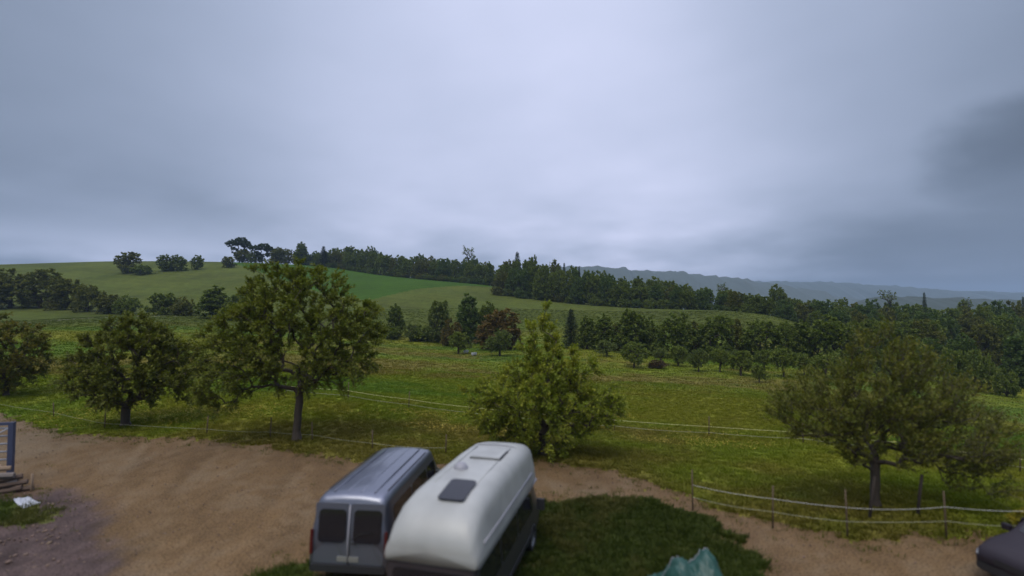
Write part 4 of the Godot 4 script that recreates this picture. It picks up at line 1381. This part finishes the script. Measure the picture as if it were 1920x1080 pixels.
	for e in [["round", -199.0, -265.0, 12.4, 13.6, "rounded lone tree on the bare crest over the bank"], ["bush", -188.0, -259.0, 5.4, 12.0, "bush at the foot of the lone crest tree"], ["round", -185.0, -272.0, 9.3, 10.0, "first of the close pair of small crest trees"], ["round", -179.0, -273.0, 9.0, 10.5, "second of the close pair of small crest trees, toward the pines"], ["round", -172.0, -279.0, 8.6, 8.0, "single small crest tree between the pair and the pines"], ["round", -161.0, -290.0, 7.3, 8.5, "round bush-like tree at the foot of the flat topped pine"], ["pine", -188.1, -352.0, 17.0, 21.0, "tall flat topped pine at the end of the hilltop wood"], ["pine", -168.9, -345.0, 13.2, 20.1, "lower flat topped pine beside the tall one"], ["round", -184.0, -349.0, 9.5, 14.0, "dark shrubby tree under the tall flat topped pine"], ["round", -174.0, -347.0, 8.5, 13.0, "dark shrubby tree between the two flat topped pines"], ["round", -157.8, -345.0, 11.8, 13.4, "dark tree behind the top of the big orchard tree"], ["tall", -140.6, -340.0, 15.7, 9.9, "dark egg shaped tree on the hilltop skyline"], ["conifer", -124.2, -336.0, 14.2, 9.5, "spiky dark conifer beside the egg shaped hilltop tree"]]:
		plant(e[0], rng.randi(), on_ground(e[1], e[2], 0.3), e[3], e[4], M.needle if e[0] in ["conifer", "pine"] else deep[rng.randi() % 3], "hilltop_pine" if e[0] == "pine" else ("hilltop_bush" if e[0] == "bush" else "hilltop_tree"), e[5], "bush" if e[0] == "bush" else "tree", "trees along the crest of the hill", 0.0 if e[0] == "pine" else -1.0)
	# hedgerow along the valley
	for e in [["bush", -31.6, -119.0, 3.8, 6.2, "deep", "dark bush at the hedge's end beside the big orchard tree"], ["tall", -26.8, -118.0, 7.6, 4.4, "deep", "narrow dark bushy tree rising from the low hedge end"], ["bush", -26.5, -114.0, 2.9, 4.8, "deep", "low bush before the narrow dark hedge tree"], ["bush", -20.0, -113.0, 3.5, 6.1, "deep", "wide low bush between narrow dark tree and pale tree"], ["round", -16.1, -112.0, 10.0, 6.1, "pale", "pale grey green tree in the hedgerow"], ["bush", -12.5, -107.0, 5.6, 5.6, "rust", "small rust brown bush at the foot of the blue green tree"], ["tall", -9.7, -112.0, 11.1, 5.6, "blue", "tall blue green tree, highest of the hedgerow"], ["round", -5.3, -114.0, 9.2, 5.9, "deep", "green tree behind the red brown one"], ["round", -2.5, -103.0, 8.3, 9.9, "red", "broad red brown copper leaved tree in the hedgerow"], ["conifer", 12.1, -105.0, 8.1, 5.2, "needle", "dark pointed conifer in the hedgerow"], ["tall", 15.0, -103.0, 6.9, 3.9, "deep", "slim tree next to the pointed hedgerow conifer"], ["tall", 18.3, -102.0, 7.1, 4.9, "green", "second tree along from the hedgerow conifer"], ["round", 21.5, -103.0, 6.2, 3.4, "olive", "small olive tree in a gap of the hedgerow"], ["tall", 23.0, -98.0, 8.8, 6.1, "deep", "dense dark oval tree past the small olive one"], ["round", 26.5, -99.0, 7.8, 4.3, "deep", "tree leaning on the dense oval hedgerow tree"], ["round", 30.2, -96.0, 8.8, 7.8, "deep", "widest dense round tree in the hedgerow middle"], ["round", 35.3, -99.0, 7.1, 4.3, "olive", "lighter tree behind the widest hedgerow tree"], ["round", 37.8, -95.0, 8.9, 7.3, "deep", "broad tree past the lighter one in the hedgerow"], ["round", 42.1, -97.0, 8.3, 4.2, "olive", "small crowned olive tree before the hedgerow darkens"], ["round", 45.0, -93.0, 8.1, 7.6, "deep", "dark broad tree near the forest end of the hedgerow"], ["round", 48.7, -92.0, 7.6, 4.8, "deep", "medium tree close to the forest end of the hedgerow"], ["tall", 51.9, -92.0, 8.0, 4.4, "deep", "narrow tree close to the forest end of the hedgerow"], ["round", 55.5, -90.0, 9.3, 8.6, "deep", "very dark big tree where hedgerow and forest meet"], ["round", 61.8, -92.0, 8.7, 7.1, "deep", "tree joining the hedgerow to the shady forest"], ["round", 68.1, -94.0, 8.7, 5.9, "deep", "first tree of the shady forest past the hedgerow"]]:
		plant(e[0], rng.randi(), on_ground(e[1], e[2], 0.3), e[3] + 0.3, e[4] * 1.08, M.needle if e[5] == "needle" else M["leaf_" + e[5]], "hedge_bush" if e[0] == "bush" else "hedge_tree", e[6], "bush" if e[0] == "bush" else "tree", "hedgerow trees along the valley")
	# young fruit trees of the orchard
	for e in [["orchard", -22.2, -112.0, 3.9, 4.2, "lone young tree with pale stem before the low hedge end"], ["orchard", -9.6, -92.0, 4.2, 5.0, "small fruit tree below the rust brown bush"], ["orchard", -2.1, -88.0, 4.6, 5.7, "fruit tree standing before the red brown tree"], ["orchard", 16.2, -88.0, 2.9, 4.2, "small fruit tree below the slim hedgerow trees"], ["orchard", 17.8, -75.0, 3.9, 4.8, "bushy fruit tree below the dense oval tree"], ["orchard", 23.7, -82.0, 2.7, 3.2, "little fruit tree behind the purple bush"], ["orchard", 25.5, -79.0, 3.3, 4.1, "fruit tree below the widest hedgerow tree"], ["orchard", 26.1, -72.0, 3.4, 3.3, "pointed bottom fruit tree at the front of the orchard"], ["orchard", 29.5, -73.0, 3.6, 3.2, "dark stemmed fruit tree next along the orchard front"], ["orchard", 31.1, -70.0, 3.6, 3.8, "spreading fruit tree in the orchard's middle front"], ["orchard", 30.7, -64.0, 2.4, 2.4, "smallest fruit tree, standing out before the orchard"], ["orchard", 36.4, -69.0, 4.2, 4.1, "tallest fruit tree past the smallest one"], ["orchard", 40.3, -71.0, 3.2, 3.5, "low fruit tree past the tallest one"], ["orchard", 42.0, -69.0, 3.5, 4.5, "wide fruit tree near the spiky tree's crown"], ["orchard", 47.4, -72.0, 3.1, 3.9, "fruit tree touching the spiky tree's outline"], ["orchard", 39.2, -80.0, 3.0, 3.5, "fruit tree in the back row of the orchard"], ["orchard", 49.6, -70.0, 3.3, 3.6, "fruit tree half behind the spiky tree's crown"], ["orchard", 33.5, -78.0, 3.0, 3.6, "back row fruit tree behind the spreading one"]]:
		plant("orchard", rng.randi(), on_ground(e[1], e[2], 0.1), e[3] + 0.1, e[4], [M.leaf_green, M.leaf_pale, M.leaf_green][rng.randi() % 3], "fruit_tree", e[5], "fruit tree", "young fruit trees of the orchard")
	plant("bush", 1, on_ground(21.2, -75.0, 0.05), 1.35, 3.2, M.leaf_purple, "purple_bush", "low purple brown bush beside the orchard's bushy fruit tree", "bush")
	for e in [[72.2, -84.0, 6.4, 5.2, "round bush in front of the shady forest"], [73.4, -81.0, 6.6, 5.1, "tall bush next to the round one before the shady forest"], [69.7, -88.0, 6.3, 6.4, "bush behind the spiky tree's top, before the shady forest"], [74.8, -78.0, 4.3, 4.1, "last low bush at the foot of the shady forest"]]:
		plant("bush", rng.randi(), on_ground(e[0], e[1], 0.1), e[2], e[3], M.leaf_deep, "forest_bush", e[4], "bush", "bushes before the shady forest")

	# the big trees round the yard
	var soft := [[0.95, 1.0, 0.9], [0.8, 0.86, 0.8], [1.1, 1.02, 0.8], [0.88, 0.92, 0.8]]
	hero("orchard_tree", 1, {"lobes": [[0, 5.5, 0, 3.0, 3.0, 2.8], [-2.3, 4.6, 0.3, 1.9, 2.2, 2.0], [-2.7, 2.8, 0.6, 1.5, 1.2, 1.5], [2.1, 4.9, -0.2, 1.9, 2.0, 1.9], [2.2, 3.5, 0, 1.3, 0.9, 1.5], [-0.8, 7.3, 0, 1.9, 1.3, 1.7], [2.8, 7.0, 0.3, 0.6, 1.2, 0.6], [-1.9, 6.9, 0.2, 1.0, 1.2, 1.0], [3.3, 5.7, 0, 0.8, 1.0, 0.8]],
		"fork": 1.9, "girth": 0.19, "heart": 4.5, "clusters": 370, "gap": 0.34, "twigs": 7, "leaves": 24, "twig": 0.54, "leaf": 0.135, "wide": 0.55, "upward": 0.35, "tones": soft, "lean": Vector3(0.1, 0, 0)}, on_ground(-10.4, -25.0, 0.05), M.leaf_a, "largest tree, round dense crown on a forked trunk behind the dark van")
	hero("pointed_tree", 2, {"lobes": [[0, 5.8, 0, 0.5, 0.8, 0.45], [-0.1, 4.8, 0, 0.95, 1.0, 0.9], [0.4, 3.7, 0, 1.4, 1.0, 1.3], [1.6, 3.7, 0.1, 0.8, 0.7, 0.7], [-0.3, 2.7, 0, 2.2, 1.2, 1.9], [1.9, 2.2, 0, 1.5, 1.0, 1.4], [3.0, 1.9, 0.1, 0.6, 0.7, 0.6], [-2.1, 2.0, 0, 1.1, 1.0, 1.1], [-3.4, 2.75, 0, 0.35, 0.2, 0.3], [0, 1.2, 0, 1.8, 1.0, 1.6], [-1.9, 1.2, 0.2, 0.9, 0.7, 0.9]],
		"fork": 0.9, "girth": 0.17, "heart": 2.2, "clusters": 330, "gap": 0.26, "twigs": 7, "leaves": 18, "twig": 0.47, "leaf": 0.125, "wide": 0.56, "upward": 0.45, "tones": [[1.15, 1.1, 0.9], [0.75, 0.85, 0.75], [0.9, 0.95, 0.8], [0.7, 0.8, 0.7]]}, on_ground(1.3, -22.4, 0.05), M.leaf_c, "yellow green tree with pointed top standing behind the white topped van")
	hero("spiky_tree", 3, {"lobes": [[0.3, 4.3, 0, 1.3, 1.0, 1.2], [0.3, 5.3, 0, 0.3, 0.8, 0.3], [0.8, 5.0, 0, 0.25, 0.7, 0.25], [-0.3, 3.3, 0, 1.9, 1.1, 1.7], [-1.8, 3.0, 0.2, 1.3, 0.9, 1.2], [-2.6, 2.9, 0.1, 0.7, 0.7, 0.7], [1.7, 3.5, 0, 1.3, 0.8, 1.2], [0, 2.2, 0, 1.6, 0.9, 1.5], [2.3, 2.3, 0.1, 1.6, 1.1, 1.5], [3.1, 2.1, 0.2, 0.55, 0.8, 0.8], [2.8, 1.2, 0.3, 1.2, 0.6, 1.0], [2.7, 3.5, 0, 0.6, 0.3, 0.5]],
		"fork": 1.15, "girth": 0.135, "heart": 1.6, "clusters": 360, "gap": 0.24, "twigs": 6, "leaves": 16, "twig": 0.66, "leaf": 0.105, "wide": 0.5, "upward": 0.65, "droop": 0.4, "tones": [[1.0, 1.0, 0.9], [1.15, 1.02, 0.8], [0.8, 0.9, 0.9], [0.8, 0.8, 0.8]]}, on_ground(11.6, -16.6, 0.05), M.leaf_d, "spreading olive brown tree with spiky shoots inside the tape fence")
	hero("shady_tree", 4, {"lobes": [[0, 3.8, 0, 2.4, 2.0, 2.2], [0.3, 5.1, 0, 1.3, 1.0, 1.2], [-1.9, 2.9, 0, 1.4, 1.3, 1.3], [2.3, 3.2, 0, 1.9, 1.4, 1.7], [2.9, 2.3, 0, 1.2, 0.9, 1.1], [0, 2.1, 0, 1.8, 0.9, 1.6]],
		"fork": 1.0, "girth": 0.22, "heart": 2.6, "clusters": 270, "gap": 0.34, "twigs": 7, "leaves": 20, "twig": 0.5, "leaf": 0.15, "wide": 0.58, "upward": 0.3, "tones": soft}, on_ground(-21.3, -28.5, 0.05), M.leaf_b, "dark low crowned tree standing alone beside the curve of the yard")
	hero("edge_tree", 5, {"lobes": [[0, 3.4, 0, 2.2, 1.8, 2.0], [-1.2, 4.6, 0, 1.4, 1.1, 1.2], [1.2, 2.6, 0, 1.3, 1.2, 1.2], [0.2, 1.6, 0, 1.6, 0.9, 1.4]],
		"fork": 0.9, "girth": 0.17, "heart": 2.2, "clusters": 180, "gap": 0.36, "twigs": 7, "leaves": 14, "twig": 0.5, "leaf": 0.18, "wide": 0.58, "upward": 0.3, "tones": [[1.0, 1.0, 0.9], [0.7, 0.8, 0.8], [1.2, 0.9, 0.8]]}, on_ground(-35.8, -36.5, 0.05), M.leaf_olive, "olive green tree beyond the blue gate, cut by the picture's edge")

	# fences
	tape_fence("double white tape fence on thin posts crossing the meadow", [[-16.19, -37.0], [-11.12, -35.0], [-6.7, -33.5], [-2.67, -32.0], [1.29, -31.0], [5.94, -30.0], [11.03, -29.0], [15.3, -27.2], [18.63, -24.5], [21.54, -22.0], [23.49, -20.5]], 1.1, 0.03, M.post_brown, [0.6, 0.27], M.tape_yellow, 0.008)
	tape_fence("white tape fence on wooden posts along the yard by the spiky tree", [[5.76, -16.6], [7.7, -15.4], [9.33, -14.5], [11.83, -14.2], [14.19, -13.9], [17.5, -13.9]], 1.25, 0.024, M.post_brown, [0.84, 0.46], M.tape_white, 0.006)
	tape_fence("low tape fence between the yard and the two shady trees", [[-39.0, -35.6], [-34.0, -33.6], [-27.39, -30.9], [-22.05, -28.0], [-15.4, -26.1], [-11.87, -25.4], [-9.6, -24.9], [-6.3, -23.4], [-2.89, -22.6]], 0.9, 0.03, M.post_brown, [0.28], M.tape_dull, 0.006)

	ground_cover()
	yard_things()
	# small things
	for e in [[-8.4, -94.0, "small white trough in the meadow, the one closer to the hedgerow"], [-6.5, -88.0, "small white trough in the meadow, the one closer to the yard"]]:
		var s := Shape.new()
		s.box(Vector3(0, 0.3, 0), Vector3(0.85, 0.06, 0.5))
		for x in [-0.4, 0.4]: s.box(Vector3(x, 0.45, 0), Vector3(0.05, 0.3, 0.5))
		for z in [-0.23, 0.23]: s.box(Vector3(0, 0.45, z), Vector3(0.75, 0.3, 0.04))
		var t := thing("water_trough", e[2], "trough", on_ground(e[0], e[1]), rng.randf(), "white troughs in the meadow")
		part("basin", s.mesh(false), M.sheet_white, t)
		for x in [-0.3, 0.3]:
			part("leg", box_mesh(Vector3(0.06, 0.28, 0.3)), M.galvanised, t, Vector3(x, 0.13, 0))
	plant("bush", 2, on_ground(14.2, -14.7, 0.05), 0.6, 1.0, M.leaf_flower, "yellow_shrub", "small yellow shrub at the fence beyond the dark car", "shrub") if M.has("leaf_flower") else plant("bush", 2, on_ground(14.5, -14.6, 0.05), 0.7, 1.0, leaf_mat(0.4, 0.33, 0.04), "yellow_shrub", "small yellow shrub at the fence beyond the dark car", "shrub")
